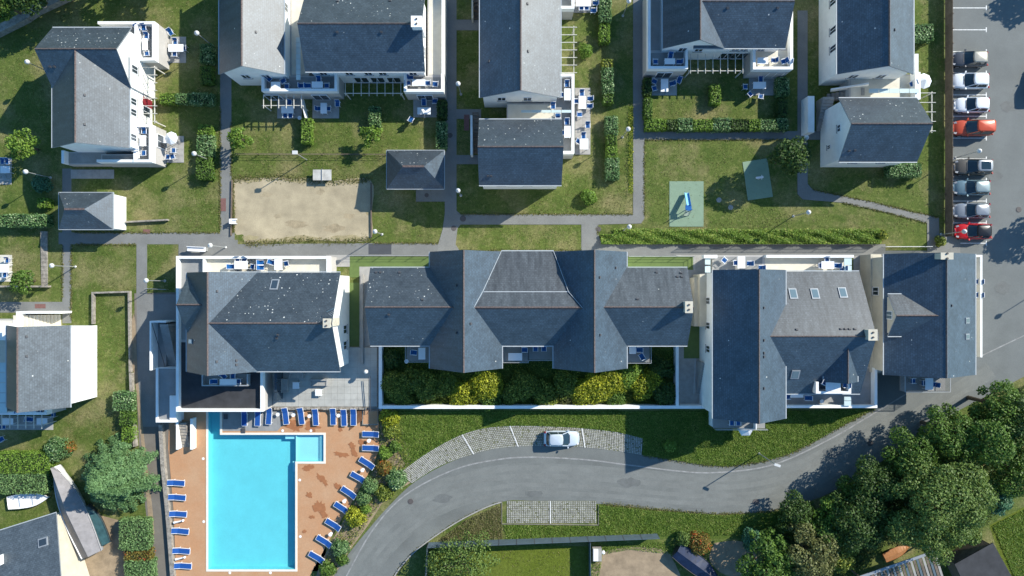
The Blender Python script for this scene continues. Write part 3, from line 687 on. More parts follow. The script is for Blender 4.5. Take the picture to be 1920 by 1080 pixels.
T = house('house', 'long white house with broad pale slate slope and terrace of blue chairs', 975, 60)
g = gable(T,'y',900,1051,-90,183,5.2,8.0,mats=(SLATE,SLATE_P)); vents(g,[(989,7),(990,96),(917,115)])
winrow(g,'a',(.25,.6),3.6); winrow(g,'0',(.3,.55,.8),3.6); winrow(g,'1',(.5,.65,.8),3.6)
terrace(T,1020,1077,138,288,sides='NES',zt=3.2); terrace(T,1040,1077,-30,16,sides='SE',zt=3.2); terrace(T,950,1040,190,235,sides='',zt=3.3,floor=CREAMF)
for i in range(5):
    q = MB(); a = 977+i*19; q.box(X(a,3.5),X(a+18,3.5),Y(211,3.5),Y(206,3.5),3.4,3.46); q.build('glass_panel', FROST, T)
pergola('long pale pergola of thin rafters beside the broad pale slate slope',1050,1076,52,137,7,'y',2.4)
patio(1078,1107,165,290,2,9); patio(1052,1112,-10,24,5,2)
st = thing('stair','narrow brown stair beside the broad pale slate roof, next to shaded lawn','stair',(X(890),Y(255),0))
steps(st,X(888),X(899),Y(288),Y(220),12,2.4,'y',m=WOOD); MB().pbox(882,886,216,290,0,1.6).build('side_wall', WHITE, st)
st = thing('stair','short brown stair against the long slate roof, above the grass strip','stair',(X(893),Y(20),0))
steps(st,X(889),X(899),Y(36),Y(-20),9,2.0,'y',m=WOOD); MB().pbox(884,887,-20,34,0,1.4).build('side_wall', CREAM, st)
T = house('house', 'small white house with mottled slate gable beside the hip-roofed shelter', 975, 290)
g = gable(T,'x',898,1053,224,347,5.1,8.0,mats=(SLATE,SLATE_L)); vents(g,[(915,330),(921,330)]); winrow(g,'0',(.25,.6),3.4); winrow(g,'a',(.4,),3.6)

T = house('house', 'white house with balconies above the square hedged garden', 1350, 40)
g = gable(T,'y',1243,1358,-60,91,4.6,7.3); winrow(g,'a',(.35,.65),3.4); 
g6 = gable(T,'x',1300,1473,-50,90,4.6,7.1,mats=(SLATE,SLATE)); winrow(g6,'0',(.5,.6,.8),3.4,.9,1.0); winrow(g6,'0',(.45,.6,.75),1.2,1.5,1.9); vents(g6,[(1364,15),(1458,15)])
terrace(T,1215,1290,92,129,sides='SEW'); terrace(T,1215,1243,-20,92,sides='W'); terrace(T,1412,1487,88,130,sides='SEW',floor=CREAMF); terrace(T,1474,1487,20,88,sides='E',floor=CREAMF)
for x in (1240,1445): window(T,(X(x),Y(146)-.03,1.1),(0,-1),1.8,2.0)
pergola('pale pergola between the balconies above the square hedged garden',1294,1392,102,133,8,'x',2.5)
patio(1222,1269,146,179,4,3); patio(1404,1453,146,179,4,3)

T = house('house', 'white house with dark slate slope beside the parking fence', 1640, 60)
g = gable(T,'y',1570,1713,-80,139,5.2,8.0,mats=(SLATE,SLATE)); winrow(g,'0',(.25,.42,.68,.86),3.6,.8,1.5); winrow(g,'a',(.3,.7),3.4); vents(g,[(1677,56)])
terrace(T,1600,1726,135,186,sides='E',zt=3.3,floor=CREAMF)
MB().box(X(1716,3.4),X(1722,3.4),Y(200,3.4),Y(101,3.4),2.4,3.4).build('parapet', PARA, T)
for i in range(5):
    q = MB(); a = 1630+i*19; q.box(X(a,3.6),X(a+18,3.6),Y(174,3.6),Y(166,3.6),3.5,3.56); q.build('glass_panel', FROST, T)
pergola('thin pale pergola beside the parking fence hedge strip',1714,1747,175,246,5,'y',2.2)
T = house('house', 'white gabled house at the foot of the concrete stair by the fence', 1650, 250)
g = gable(T,'x',1573,1720,184,303,5.2,8.0,mats=(SLATE,SLATE_L)); winrow(g,'a',(.55,),4.6,.8,.8); winrow(g,'a',(.3,),2.2,.5,.8); winrow(g,'0',(.3,.7),3.4); vents(g,[(1592,283),(1603,282)])
st = thing('stair','concrete stair with white side wall winding up to the gabled house','stair',(X(1540),Y(215),0))
steps(st,X(1530),X(1550),Y(246),Y(190),11,1.9,'y'); MB().pbox(1515,1527,180,248,0,1.9).build('side_wall', WHITE, st)
steps(st,X(1550),X(1600),Y(190),Y(177),9,2.6,'x'); MB().bar((X(1546),Y(176.5),1.5),(X(1604),Y(172),2.9),.18,1.0).build('side_wall', WHITE, st)

T = house('house', 'white house with big blank sunlit side wall and cream entrance steps', 90, 690)
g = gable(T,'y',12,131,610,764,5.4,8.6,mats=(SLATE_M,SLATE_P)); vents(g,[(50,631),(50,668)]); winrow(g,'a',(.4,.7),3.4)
terrace(T,-60,88,740,778,sides='SE',zt=3.3); terrace(T,-60,14,600,740,sides='',zt=3.4,floor=CREAMF)
MB().pbox(-60,12,608,638,0,4.2).build('terrace_wall', WHITE, T)
for i in range(5):
    q = MB(); a = 680+i*19; q.box(X(-10,3.6),X(12,3.6),Y(a+18,3.6),Y(a,3.6),3.5,3.56); q.build('glass_panel', FROST, T)
st = thing('stair','cream stair between white walls at the house with blank side wall','stair',(X(75),Y(598),0))
steps(st,X(48),X(115),Y(612),Y(590),13,2.0,'x',rev=True,m=CREAMF)
MB().pbox(30,114,584,588,0,2.0).build('side_wall', PARA, st); MB().pbox(30,40,588.5,608,0,2.0).build('side_wall', PARA, st)
pergola('low pale pergola in front of the house with the blank side wall',-40,80,778,797,9,'x',2.3)
patio(-20,100,780,806,8,2)

# ------------------------------------------------------------------ hip-roofed shelters
def shelter(label, x0, x1, y0, y1, ze, zr, r0, r1, wallz=True, ov=.3, mats=(SLATE,SLATE_L,SLATE_M,SLATE)):
    T = thing('shelter', label, 'shelter', (X((x0+x1)/2),Y((y0+y1)/2),0))
    a,b,c,d = X(x0,ze),X(x1,ze),Y(y1,ze),Y(y0,ze); yr = (c+d)/2; p,q = X(r0,zr),X(r1,zr)
    mb = MB(); vs = [(a,c,ze),(b,c,ze),(b,d,ze),(a,d,ze),(p,yr,zr),(q,yr,zr)]
    mb.add(vs, [(0,1,5,4),(2,3,4,5),(3,0,4),(1,2,5)]); mb.m = [0,1,2,3]
    mb.uv = {i: [(vs[k][0]+vs[k][1], vs[k][2]*1.4) for k in mb.f[i]] for i in range(4)}
    mb.add([(a,c,ze-.1),(b,c,ze-.1),(b,d,ze-.1),(a,d,ze-.1)], [(3,2,1,0)], 4)
    r = mb.build('roof', list(mats)+[WHITE], T)
    rc = MB()
    for s,e in ((4,5),): rc.bar(Vector(vs[s])+Vector((0,0,.02)),Vector(vs[e])+Vector((0,0,.02)),.22,.08)
    rc.build('ridge_cap', RIDGE, r)
    for s,e in ((0,1),(1,2),(2,3),(3,0)): MB().bar(Vector(vs[s])-Vector((0,0,.07)),Vector(vs[e])-Vector((0,0,.07)),.12,.12).build('gutter', LEADW, r)
    MB().box(a+ov,b-ov,c+ov,d-ov,0,ze-.1).build('wall', WHITE, T)
    return T
shelter('small hip-roofed slate shelter beside the sandy court', 725,833,282,354,2.8,4.9,755,795)
shelter('small slate-roofed shelter with white end wall where two paths meet', 110,212,361,430,2.9,4.7,121,158,ov=.15)
# ------------------------------------------------------------------ lower row: pool house
T = thing('pool_house','slate-roofed pool house with white parapet and black flat roof','building',(X(480),Y(610),0))
gN = gable(T,'y',350,482,511,697,5.5,9.1,mats=(SLATE_M,SLATE)); gM = gable(T,'x',415,638,511,696,5.5,9.0,mats=(SLATE,SLATE_L)); gW = gable(T,'x',353,415,513,628,5.5,8.2,mats=(SLATE,SLATE_M))
chimney(gM,612,606,.62,.85,9.6); skylight(gM,515,534,.85,1.3,m=PANE); skylight(gN,358,640,.5,.9,m=FROST)
vents(gN,[(407,546),(406,678),(443,676),(443,684)]); vents(gM,[(521,628),(519,634)])
winrow(gM,'b',(.22,.4),2.2,1.0,1.6); winrow(gM,'b',(.5,),6.4,.7,1.0); winrow(gM,'0',(.6,.8),3.4)
terrace(T,330,493,640,772,zt=3.3,par=.6,sides='SWE',floor=BLACKR); terrace(T,330,440,480,640,zt=3.3,par=.6,sides='NW',floor=CONCD); terrace(T,440,617,480,522,zt=3.3,par=.8,sides='NE',floor=CREAMF)
MB().box(X(380,3.3),X(384,3.3),Y(512,3.3),Y(486,3.3),2.4,3.29).build('parapet', PARA, T)
MB().box(X(384,3),X(440,3),Y(511,3),Y(485,3),2.4,2.76).build('terrace_floor', CREAMF, T)
zb = 3.6      # recessed balcony on the flat roof
b = MB(); b.box(X(378,zb),X(464,zb),Y(723,zb),Y(702,zb),2.7,2.95); b.build('balcony_floor', CONCD, T)
for a0,a1,b0,b1 in ((378,465,722,724),(462.5,465,702,722),(378,380,702,722)): MB().box(X(a0,zb),X(a1,zb),Y(b1,zb),Y(b0,zb),2.9,zb).build('balcony_rail', METAL, T)
for i in range(3):
    y0 = 700+i*18; q = MB(); q.box(X(514.5,2.6),X(519,2.6),Y(y0+17,2.6),Y(y0,2.6),.5,2.6); q.build('glass_panel', PANE, T)
# flat patch in sun on the black roof, mast
MB().bar(P(612,585,9.0),P(628,577,9.9),.05,.05).build('antenna', METAL, T)
for i in range(4): MB().bar(P(616+3*i,588-2*i,9.4),P(622+3*i,592-2*i,9.4),.03,.03).build('antenna', METAL, T)

T = thing('stair_tower','shaded white stair enclosure along the driveway wall of the pool house','stair',(X(313),Y(690),0))
MB().box(X(300),X(303),Y(690),Y(600),0,2.3).build('side_wall', PARA, T); MB().box(X(303),X(330),Y(603),Y(600),0,2.3).build('side_wall', PARA, T)
steps(T,X(318),X(333),Y(690),Y(606),16,2.2,'y',m=CONC); MB().bar((X(305),Y(604),2.4),(X(318),Y(690),.9),.05,.05).build('handrail', DMETAL, T)
MB().box(X(303),X(318),Y(690),Y(603),0,.8).build('landing', CONCD, T)
T = thing('annex','low flat annex with pale parapet at the head of the pool deck','annex',(X(313),Y(745),0))
zt = 2.2; MB().pbox(292,330,690,792,0,zt-.25).build('wall', WHITE, T); MB().pbox(293.5,329,691,790.5,zt-.3,zt-.2).build('flat_roof', CONCD, T)
for a in ((292,296,690,792),(296,330,787.5,792),(318,330,742,787)): MB().pbox(*a,1.7,zt+.002*a[1]/400).build('parapet', PARA, T)
T = thing('stair','stone steps between two white walls going down to pool deck','stair',(X(345),Y(815),0))
for a,b in ((330,334),(356.5,361)): MB().pbox(a,b,785,843,0,1.0).build('side_wall', PARA, T)
steps(T,X(335),X(356),Y(838),Y(790),8,.9,'y',m=STONE)
w = tag(kerb([(305,795),(309,870),(318,960),(328,1090)], .45, .55, STONE, 'stone_wall'),'rubble stone wall between the driveway and pool deck','wall'); del w['kind']

# raised terrace beside the pool
zt = .40
base = MB().box(X(512),X(709),Y(763),Y(650),0,zt-.03).build('terrace', STONE); base['kind'] = 'structure'
nx, ny = 16, 9; a,b,c,d = X(513),X(708),Y(761),Y(651); w,h = (b-a)/nx,(d-c)/ny
me = MB().box(-w/2+.008,w/2-.008,-h/2+.008,h/2-.008,-.03,0).mesh('paving_slab', TILE)
for i in range(nx):
    for j in range(ny):
        o = link('paving_slab', me, base); o.location = (a+(i+.5)*w, c+(j+.5)*h, zt+random.uniform(-.003,.003))
TERZ = zt+.004
mb = MB(); r_ = random.Random(3); x = X(516)
while x < X(682):
    s = r_.uniform(.25,.5); mb.box(x,x+s-.03,Y(766)-r_.uniform(0,.1),Y(763.2),0,.40+r_.uniform(0,.08)); x += s
o = mb.build('rubble_edging', STONE, base); o['kind'] = 'stuff'
for xx in (691.5,694.5):
    t = tag(MB().bar(P(xx,706,1.2),P(xx,772,.9),.05,.05).build('handrail', DMETAL), 'dark handrail beside the terrace ramp, '+('inner one' if xx<693 else 'outer one next to white wall'),'handrail')
t = thing('deck_steps','brown slatted timber steps in the corner of pool deck','steps',(X(668),Y(785),0))
for i in range(13):
    x0 = X(656+i*2.0); MB().bar((x0,Y(806-i*1.6),.12+.012*i),(x0+.9,Y(768+ (12-i)*.0),.14+.012*i),.075,.06).build('slat', WOODR, t)
t = tag(MB().box(X(680.5),X(710),Y(796),Y(769),.0,.30).build('planter', STONE),'square stone-edged planter in the corner of the pool deck','planter')
sheet('planter_soil', [rect(682,709,770,794)], .305, TERRA)

# ------------------------------------------------------------------ central building with twin cross gables
T = thing('apartment_building','long apartment building with twin cross gables and white-walled garden','building',(X(990),Y(580),0))
gA = gable(T,'y',806,941,472,691,5.5,9.27,mats=(SLATE_B,SLATE)); gB = gable(T,'y',1038,1175,472,691,5.5,9.27,mats=(SLATE,SLATE))
gL = gable(T,'x',694,873,502,648,5.5,8.2,mats=(SLATE,SLATE_L)); gR = gable(T,'x',1107,1289,502,648,5.5,8.2,mats=(SLATE,SLATE_W))
# middle roof: front slope plus a broken rear slope with a flashing strip
zr = 8.2; yr = Y(577,zr); xm0, xm1 = gA['vr']+.2, gB['vr']-.2
lv = [(Y(648,5.5),5.5),(yr,zr),(Y(547,7.3),7.3),(Y(471,5.5),5.5)]
mb = MB(); vs = [(x,y,z) for x in (xm0,xm1) for y,z in lv]; fs = [(0,4,5,1),(1,5,6,2),(2,6,7,3)]
mb.add(vs, fs)
for i,f in enumerate(fs):
    a_,b_,c_ = (Vector(vs[k]) for k in f[:3])
    if (b_-a_).cross(c_-a_).z < 0: mb.f[i] = f[::-1]
mb.m = [0,1,1]; dist = [5.0,0,2,6.8]
mb.uv = {i: [(vs[k][0], dist[k%4]) for k in mb.f[i]] for i in range(3)}
rm = mb.build('roof', [SLATE, SLATE_W], T)
MB().bar((X(905,7.4)+.1,lv[2][0],7.34),(X(1063,7.4)+.3,lv[2][0],7.34),.09,.05).build('flashing', LEADW, rm)
c = MB(); n = 32
for i in range(n):
    a_ = X(888,zr)+(X(1092,zr)-X(888,zr))*i/n; b_ = a_+(X(1092,zr)-X(888,zr))/n-.02; h_ = .05+.012*(i%2); c.add([(a_,yr-.16,zr-.1),(a_,yr,zr+h_),(a_,yr+.16,zr-.1),(b_,yr-.16,zr-.1),(b_,yr,zr+h_),(b_,yr+.16,zr-.1)], [(3,4,1,0),(4,5,2,1),(0,1,2),(5,4,3)])
o = c.build('ridge_cap', RIDGE, rm); o['kind'] = 'stuff'
MB().bar((X(942,5.4),lv[0][0]-.07,5.42),(X(1038,5.4),lv[0][0]-.07,5.42),.12,.1).build('gutter', LEADW, rm)
MB().bar((X(940,5.4),lv[3][0]+.05,5.42),(X(1038,5.4),lv[3][0]+.05,5.42),.12,.1).build('gutter', LEADW, rm)
MB().box(X(935,5),X(1045,5),Y(640,5),Y(476,5),0,5.3).build('wall', WHITE, T)
for (p,q) in (((905,547,7.45),(940,471,5.62)),((888,577,8.28),(905,547,7.45)),((1066,547,7.45),(1038,471,5.62)),((1092,577,8.28),(1066,547,7.45))): MB().bar(P(*p),P(*q),.05,.05).build('flashing', LEADW, rm)
chimney(gR,1292,576,.7,1.1,9.0)
vents(gA,[(882,607),(856,535),(856,624)]); vents(gB,[(1124,520),(1154,502),(1125,628)]); vents(gL,[(705,511),(713,511),(749,511),(792,562),(729,590)]); vents(gR,[(1270,519),(1278,519),(1277,512),(1231,511),(1195,561)])
winrow(gL,'0',(.3,.55),3.6); winrow(gR,'0',(.5,.75),3.6); winrow(gA,'a',(.3,.7),3.4); winrow(gB,'a',(.3,.7),3.4); winrow(gA,'b',(.5,),3.4)
BALC = []
for (x0,x1,y0,y1) in ((760,806,646,679),(943,991,646,680),(991,1040,646,676),(1176,1221,646,681)):
    z = 3.4; zf = 2.5; MB().box(X(x0,z),X(x1,z),Y(y1,z),Y(y0,z),zf-.18,zf).build('balcony_floor', CONCD, T)
    rl = MB(); ya = Y(y1,z); xa, xb = X(x0,z), X(x1,z); yb = Y(y0,z)
    for p,q in (((xa,ya),(xb,ya)),((xa,ya),(xa,yb)),((xb,ya),(xb,yb))):
        rl.bar((*p,z),(*q,z),.05,.05)
        L = math.dist(p,q); k = int(L/.14)
        for i in range(k+1): s_ = i/k; x_,y_ = p[0]+(q[0]-p[0])*s_,p[1]+(q[1]-p[1])*s_; rl.bar((x_,y_,zf),(x_,y_,z),.02,.02)
    rl.build('balcony_rail', METAL, T)
def gwall(label, pts, w=.35, h=1.2, m=None, name='garden_wall', cat='wall'):
    mb = MB(); q = [(X(a,h),Y(b,h)) for a,b in pts]
    for i,(p,r) in enumerate(zip(q[:-1],q[1:])):
        p, r = Vector(p), Vector(r); dd = (r-p).normalized()*(w/2)*(1 if i%2==0 else -1)*.998
        mb.bar((*(p-dd),(h-.003*(i%2))/2),(*(r+dd),(h-.003*(i%2))/2),w,h-.003*(i%2))
    return tag(mb.build(name, m or PARA), label, cat)
gwall('long white garden wall around the shrubs below the twin gables',[(713,650),(713,763.5),(1332,763.5)],.36,1.25)
gwall('short white wall between shrub garden and the shaded stair yard',[(1270,650),(1270,760)],.34,1.25)
gwall('pale low wall between turf strip and paving beside the pool house',[(678,517),(678,681)],.28,.8,CONC)
gwall('cream wall beside the flat cream roof between the two big buildings',[(1281,520),(1281,600)],.2,.6,CREAM)

# stair yard between the buildings
st = thing('stair','shaded grey stair with handrails between shrub garden and dark slate wing','stair',(X(1318),Y(708),0))
steps(st,X(1306),X(1328),Y(738),Y(676),13,2.2,'y'); 
for a,b in ((1303.5,1301),(1331,1324)): MB().bar((X(a,3.1),Y(672,3.1),3.1),(X(b,1.0),Y(738,1.0),1.0),.06,.06).build('handrail', ZINC, st)
cb = thing('covered_passage','flat cream-roofed passage between twin gabled building and dark slate wing','passage',(X(1310),Y(560),0))
MB().pbox(1312,1334,514,612,0,3.0).build('roof_block', CREAM, cb); MB().pbox(1302,1311.5,520,612,0,2.2).build('side_block', CREAM, cb)
me = MB().pbox(1322,1332,484,496,0,3.0)
for i,(a,b) in enumerate(((484,496),(499,511))): q = MB(); q.pbox(1322,1332,a,b,2.9,3.0); q.build('glass_panel', FROST, cb)

# ------------------------------------------------------------------ right-hand building with skylights
T = thing('apartment_building','apartment building with three skylights and tall dark slate wing','building',(X(1480),Y(640),0))
gN = gable(T,'y',1337,1473,506,785,6.5,9.4,mats=(SLATE,SLATE)); gE = gable(T,'x',1405,1612,509,738,4.6,8.2,ze1=4.8,ridge=631,mats=(SLATE,SLATE_W))
gD = gable(T,'y',1545,1608,642,716,5.9,7.5,mats=(SLATE,SLATE),caps=True)
for a,b in ((1487,551),(1528,551),(1580,549)): skylight(gE,a,b,.85,1.25,m=SKYL)
skylight(gE,1491,702,.9,1.1); chimney(gE,1637,628,.85,1.05,8.9); vents(gN,[(1432,577),(1432,638),(1432,662),(1432,669),(1432,728)]); vents(gE,[(1494,618),(1577,617),(1585,617),(1593,617),(1603,617)])
winrow(gN,'0',(.45,.62,.8),3.6,.8,1.5); winrow(gN,'a',(.3,.7),4.0); winrow(gE,'b',(.3,.6),3.0)
terrace(T,1473,1645,690,765,sides='SE',zt=3.0,floor=CONCD); terrace(T,1437,1601,478,512,sides='N',zt=3.2,floor=CREAMF); terrace(T,1340,1437,478,512,sides='',zt=3.2,floor=CONCD)
MB().pbox(1320,1345,478,484,2.2,3.2).build('parapet', PARA, T)
for i,(a,b) in enumerate(((484,497),(498,509))): MB().pbox(1583,1597,a,b,3.0,3.1).build('glass_panel', FROST, T)
for i,(a,b) in enumerate(((744,751),(752,761))): MB().pbox(1583,1596,a,b,3.1,3.2).build('glass_panel', FROST, T)
z = 5.9; zf = 5.1; MB().box(X(1530,z),X(1596,z),Y(738,z),Y(715,z),zf-.15,zf).build('balcony_floor', CONCD, T)
for a in ((1530,1596,734,738),(1530,1535,716,734),(1591,1596,720,734)): MB().box(X(a[0],z),X(a[1],z),Y(a[3],z),Y(a[2],z),zf-.05,z-.002*(a[1]-a[0])/60).build('parapet', PARA, T)
z = 3.4; zf = 2.5; MB().box(X(1342,z),X(1440,z),Y(806,z),Y(770,z),zf-.18,zf).build('balcony_floor', CONCD, T)
rl = MB()
for i in range(56): x_ = X(1342,z)+(X(1440,z)-X(1342,z))*i/55; rl.bar((x_,Y(806,z),zf),(x_,Y(806,z),z),.02,.02)
rl.bar((X(1342,z),Y(806,z),z),(X(1440,z),Y(806,z),z),.06,.05); rl.build('balcony_rail', METAL, T)
MB().bar((X(1418,3.3),Y(792,3.3),2.9),(X(1418,3.3),Y(806,3.3),2.9),.1,.8).build('privacy_panel', PLAST, T)
wing = MB(); wing.box(X(1335,1.4),X(1342,1.4),Y(800,1.4),Y(640,1.4),0,1.4); wing.build('side_wall', WHITE, T)

# ------------------------------------------------------------------ corner building by the road
T = thing('apartment_building','slate-roofed corner building with side dormer at the parking lot','building',(X(1745),Y(590),0))
gC = gable(T,'y',1658,1829,476,703,5.5,8.4,mats=(SLATE,SLATE),wmat=CREAM); gDo = gable(T,'x',1665,1745,552,630,6.35,8.0,mats=(SLATE,SLATE_W),wmat=CREAM)
winrow(gDo,'a',(.5,),6.1,.9,1.1,m=SKYL); skylight(gC,1813,601,.6,.75); skylight(gC,1813,631,.6,.75); chimney(gC,1776,480,1.2,.6,9.0); vents(gC,[(1784,573)]); winrow(gC,'a',(.3,.6),3.4); winrow(gC,'0',(.3,.7),3.2)
terrace(T,1640,1660,476,700,sides='',zt=3.3,floor=CREAM,wm=CREAM); 
terrace(T,1822,1842,478,670,sides='NE',zt=3.4,floor=CREAMF,t=.22)
z = 3.4; zf = 2.5; MB().box(X(1697,z),X(1782,z),Y(735,z),Y(696,z),zf-.18,zf).build('balcony_floor', CONCD, T)
rl = MB()
for p,q in (((1697,735),(1782,735)),((1697,735),(1697,700)),((1782,735),(1782,700))):
    a_,b_ = (X(p[0],z),Y(p[1],z)),(X(q[0],z),Y(q[1],z)); rl.bar((*a_,z),(*b_,z),.06,.06); k = int(math.dist(a_,b_)/.14)
    for i in range(k+1): s_ = i/k; x_,y_ = a_[0]+(b_[0]-a_[0])*s_,a_[1]+(b_[1]-a_[1])*s_; rl.bar((x_,y_,zf),(x_,y_,z),.02,.02)
rl.build('balcony_rail', METAL, T)

# ------------------------------------------------------------------ neighbour at the lower left, sheds at the lower right
ang = math.atan2(33,105)
T = thing('house','neighbouring house with tilted pale slate roof beside the covered boat','house',(0,0,0))
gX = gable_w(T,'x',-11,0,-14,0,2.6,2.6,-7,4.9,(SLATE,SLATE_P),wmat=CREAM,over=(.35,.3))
sn = Vector((0,.312,.950)); sb = Vector((0,.950,-.312))
f = MB(); slab(f,Vector((-1.7,-2.6,3.455)),Vector((1,0,0)),sb,sn,1.1,.95,-.05,.12); f.build('skylight', ZINC, gX['roof'])
f = MB(); slab(f,Vector((-1.7,-2.6,3.455)),Vector((1,0,0)),sb,sn,.85,.7,.1,.14); f.build('pane', PANE, gX['roof'])
MB().box(-8.0,-6.4,-3.5,-2.5,3,4.2).build('chimney', PARA, gX['roof'])
T.location = P(105,962,2.6)[:2]+(0,); T.rotation_euler = (0,0,ang)
T = thing('lean_to','slatted timber lean-to roof below the big tree','lean-to',(X(1690),Y(1060),0))
a0, a1 = Vector(P(1612,1082,2.6)), Vector(P(1752,1034,2.6)); dd = (a1-a0).normalized(); pp = Vector((dd.y,-dd.x,0))
for i in range(26):
    p = a0+dd*((a1-a0).length*i/25); MB().bar(p,p+pp*4.5+Vector((0,0,-.3)),.26 if i%4 else .3,.06).build('roof_board', [WOOD,GREYF,WOOD,CONC][(i*7)%4], T)
MB().bar(a0+Vector((0,0,.02)),a1+Vector((0,0,.02)),.3,.1).build('fascia', ZINC, T)
for p in (a0,a1): MB().bar((p.x,p.y,0),(p.x,p.y,2.55),.15,.15).build('post', WOOD, T)
T = thing('shed','dark felt-roofed shed beside the mown field corner','shed',(X(1840),Y(1060),0))
q = [P(1790,1058,2.6),P(1862,1018,2.6),P(1905,1095,2.6),P(1830,1140,2.6)]
MB().prism([p[:2] for p in q],2.45,2.6).build('roof', BLACKR, T)
cx = sum(p[0] for p in q)/4; cy = sum(p[1] for p in q)/4
MB().prism([(cx+(p[0]-cx)*.93,cy+(p[1]-cy)*.93) for p in q],0,2.44).build('wall', WOOD, T)
# ------------------------------------------------------------------ furniture
def make_chair():
    T = thing('garden_chair','x','chair'); f = MB()
    for sx in (-.27,.27):
        for y in (-.24,.26): f.tube((sx,y,0),(sx,y,.62),.018,n=5)
        f.bar((sx,-.28,.63),(sx,.30,.63),.06,.03); f.tube((sx,-.22,.4),(sx,-.38,1.0),.018,n=5)
    f.bar((-.27,.28,.42),(.27,.28,.42),.03,.03); f.bar((-.27,-.375,.99),(.27,-.375,.99),.035,.035); f.build('frame', PLAST, T)
    MB().bar((0,-.20,.42),(0,.27,.44),.48,.025).build('seat', BLUE, T)
    b = MB(); b.add([(-.25,-.21,.43),(.25,-.21,.43),(.25,-.36,.97),(-.25,-.36,.97),(-.25,-.235,.43),(.25,-.235,.43),(.25,-.385,.97),(-.25,-.385,.97)],[(0,1,2,3),(7,6,5,4),(0,3,7,4),(1,5,6,2),(3,2,6,7),(0,4,5,1)]); b.build('backrest', BLUE, T)
    return T
CHAIR = Kind(make_chair)
def table(x, y, z, w, d, label, group=None, m=None):
    T = thing('garden_table', label, 'table', (x,y,z), group)
    h = .74; t = MB(); t.box(x-w/2,x+w/2,y-d/2,y+d/2,z+h-.04,z+h); t.build('tabletop', m or PLAST, T)
    for sx in (-1,1):
        for sy in (-1,1): MB().bar((x+sx*(w/2-.08),y+sy*(d/2-.08),z),(x+sx*(w/2-.08),y+sy*(d/2-.08),z+h-.04),.05,.05).build('leg', PLAST, T)
SIDES = {
  'on the upper balcony of the T-roofed house': ('corner', 'pergola', 'parapet', 'gable wall'),
  'on the patio below the T-roofed house': ('open lawn', 'pergola', 'lamp', 'house wall'),
  'on the balcony overlooking the red door': ('red door', 'end parapet', 'parasol', 'house wall'),
  'on the patio with open white parasol': ('parasol', 'shaded lawn', 'hedge', 'house wall'),
  'on the small pad beside the round pale-green tree': ('tree', 'lamp', 'lawn', 'outer'),
  'on the shaded balcony beside narrow gable': ('house', 'parapet', 'glass panel', 'narrow gable'),
  'on the balcony below the white chimney house wall': ('house wall', 'parapet', 'pergola', 'glass panel'),
  'on the sunlit balcony of chimney house': ('house wall', 'parapet', 'path', 'pergola'),
  'under the small pergola of chimney house': ('house wall', 'lawn', 'privacy screen', 'dark lawn'),
  'on the middle patio of chimney house': ('house wall', 'lawn', 'pergola', 'privacy screen'),
  'on the hedge-side patio of chimney house': ('house wall', 'lawn', 'hedge', 'pergola'),
  'on the paving at top of long pergola': ('outer', 'pergola', 'hedge', 'house'),
  'on the long white-edged terrace': ('pergola', 'glass panel', 'parapet', 'roof'),
  'on the terrace next to the mottled gable': ('glass panel', 'end parapet', 'parapet', 'mottled roof'),
  'on the sunny strip between terrace and hedge': ('pergola', 'bare slab', 'hedge', 'terrace wall'),
  'on the slabs at the end of the paved strip': ('strip', 'grass', 'hedge', 'terrace wall'),
  'on the corner balcony above square garden': ('gable wall', 'parapet', 'pergola', 'path'),
  'on the cream-floored balcony above square garden': ('house wall', 'parapet', 'sunlit wall', 'pergola'),
  'on the square garden patio by dark hedge': ('house wall', 'lawn', 'lawn centre', 'corner hedge'),
  'on the square garden patio by variegated hedge': ('house wall', 'lawn', 'variegated hedge', 'lawn centre'),
  'at the long table of pool house terrace': ('parapet', 'roof', 'skylight', 'grey roof corner'),
  'at the short table of pool house terrace': ('parapet', 'roof', 'end wall', 'long table'),
  'on the recessed balcony of the black flat roof': ('gable wall', 'rail', 'rail corner', 'parapet corner'),
  'on the balcony by the yellow shrubs': ('eave', 'shrub', 'wall', 'gable'),
  'on the tiled terrace beside the cream passage': ('path', 'roof', 'long parapet', 'passage'),
  'on the cream terrace below the three skylights': ('parapet', 'roof', 'glass panel', 'open floor'),
  'on the white balcony before the dormer': ('dormer', 'parapet', 'chimney', 'tall wing'),
  'on the long shaded terrace below the dormer': ('roof', 'parapet', 'white pot', 'tall wing'),
  'on the railed balcony of the corner building': ('eave', 'rail', 'parking', 'passage'),
  'on the balcony of blank-walled house': ('roof', 'parapet', 'blank wall', 'neighbour'),
  'under the low pergola': ('house wall', 'grass', 'blank wall', 'neighbour'),
  'on the white pad by the small leafy tree': ('lawn', 'tree', 'steps', 'outer')}
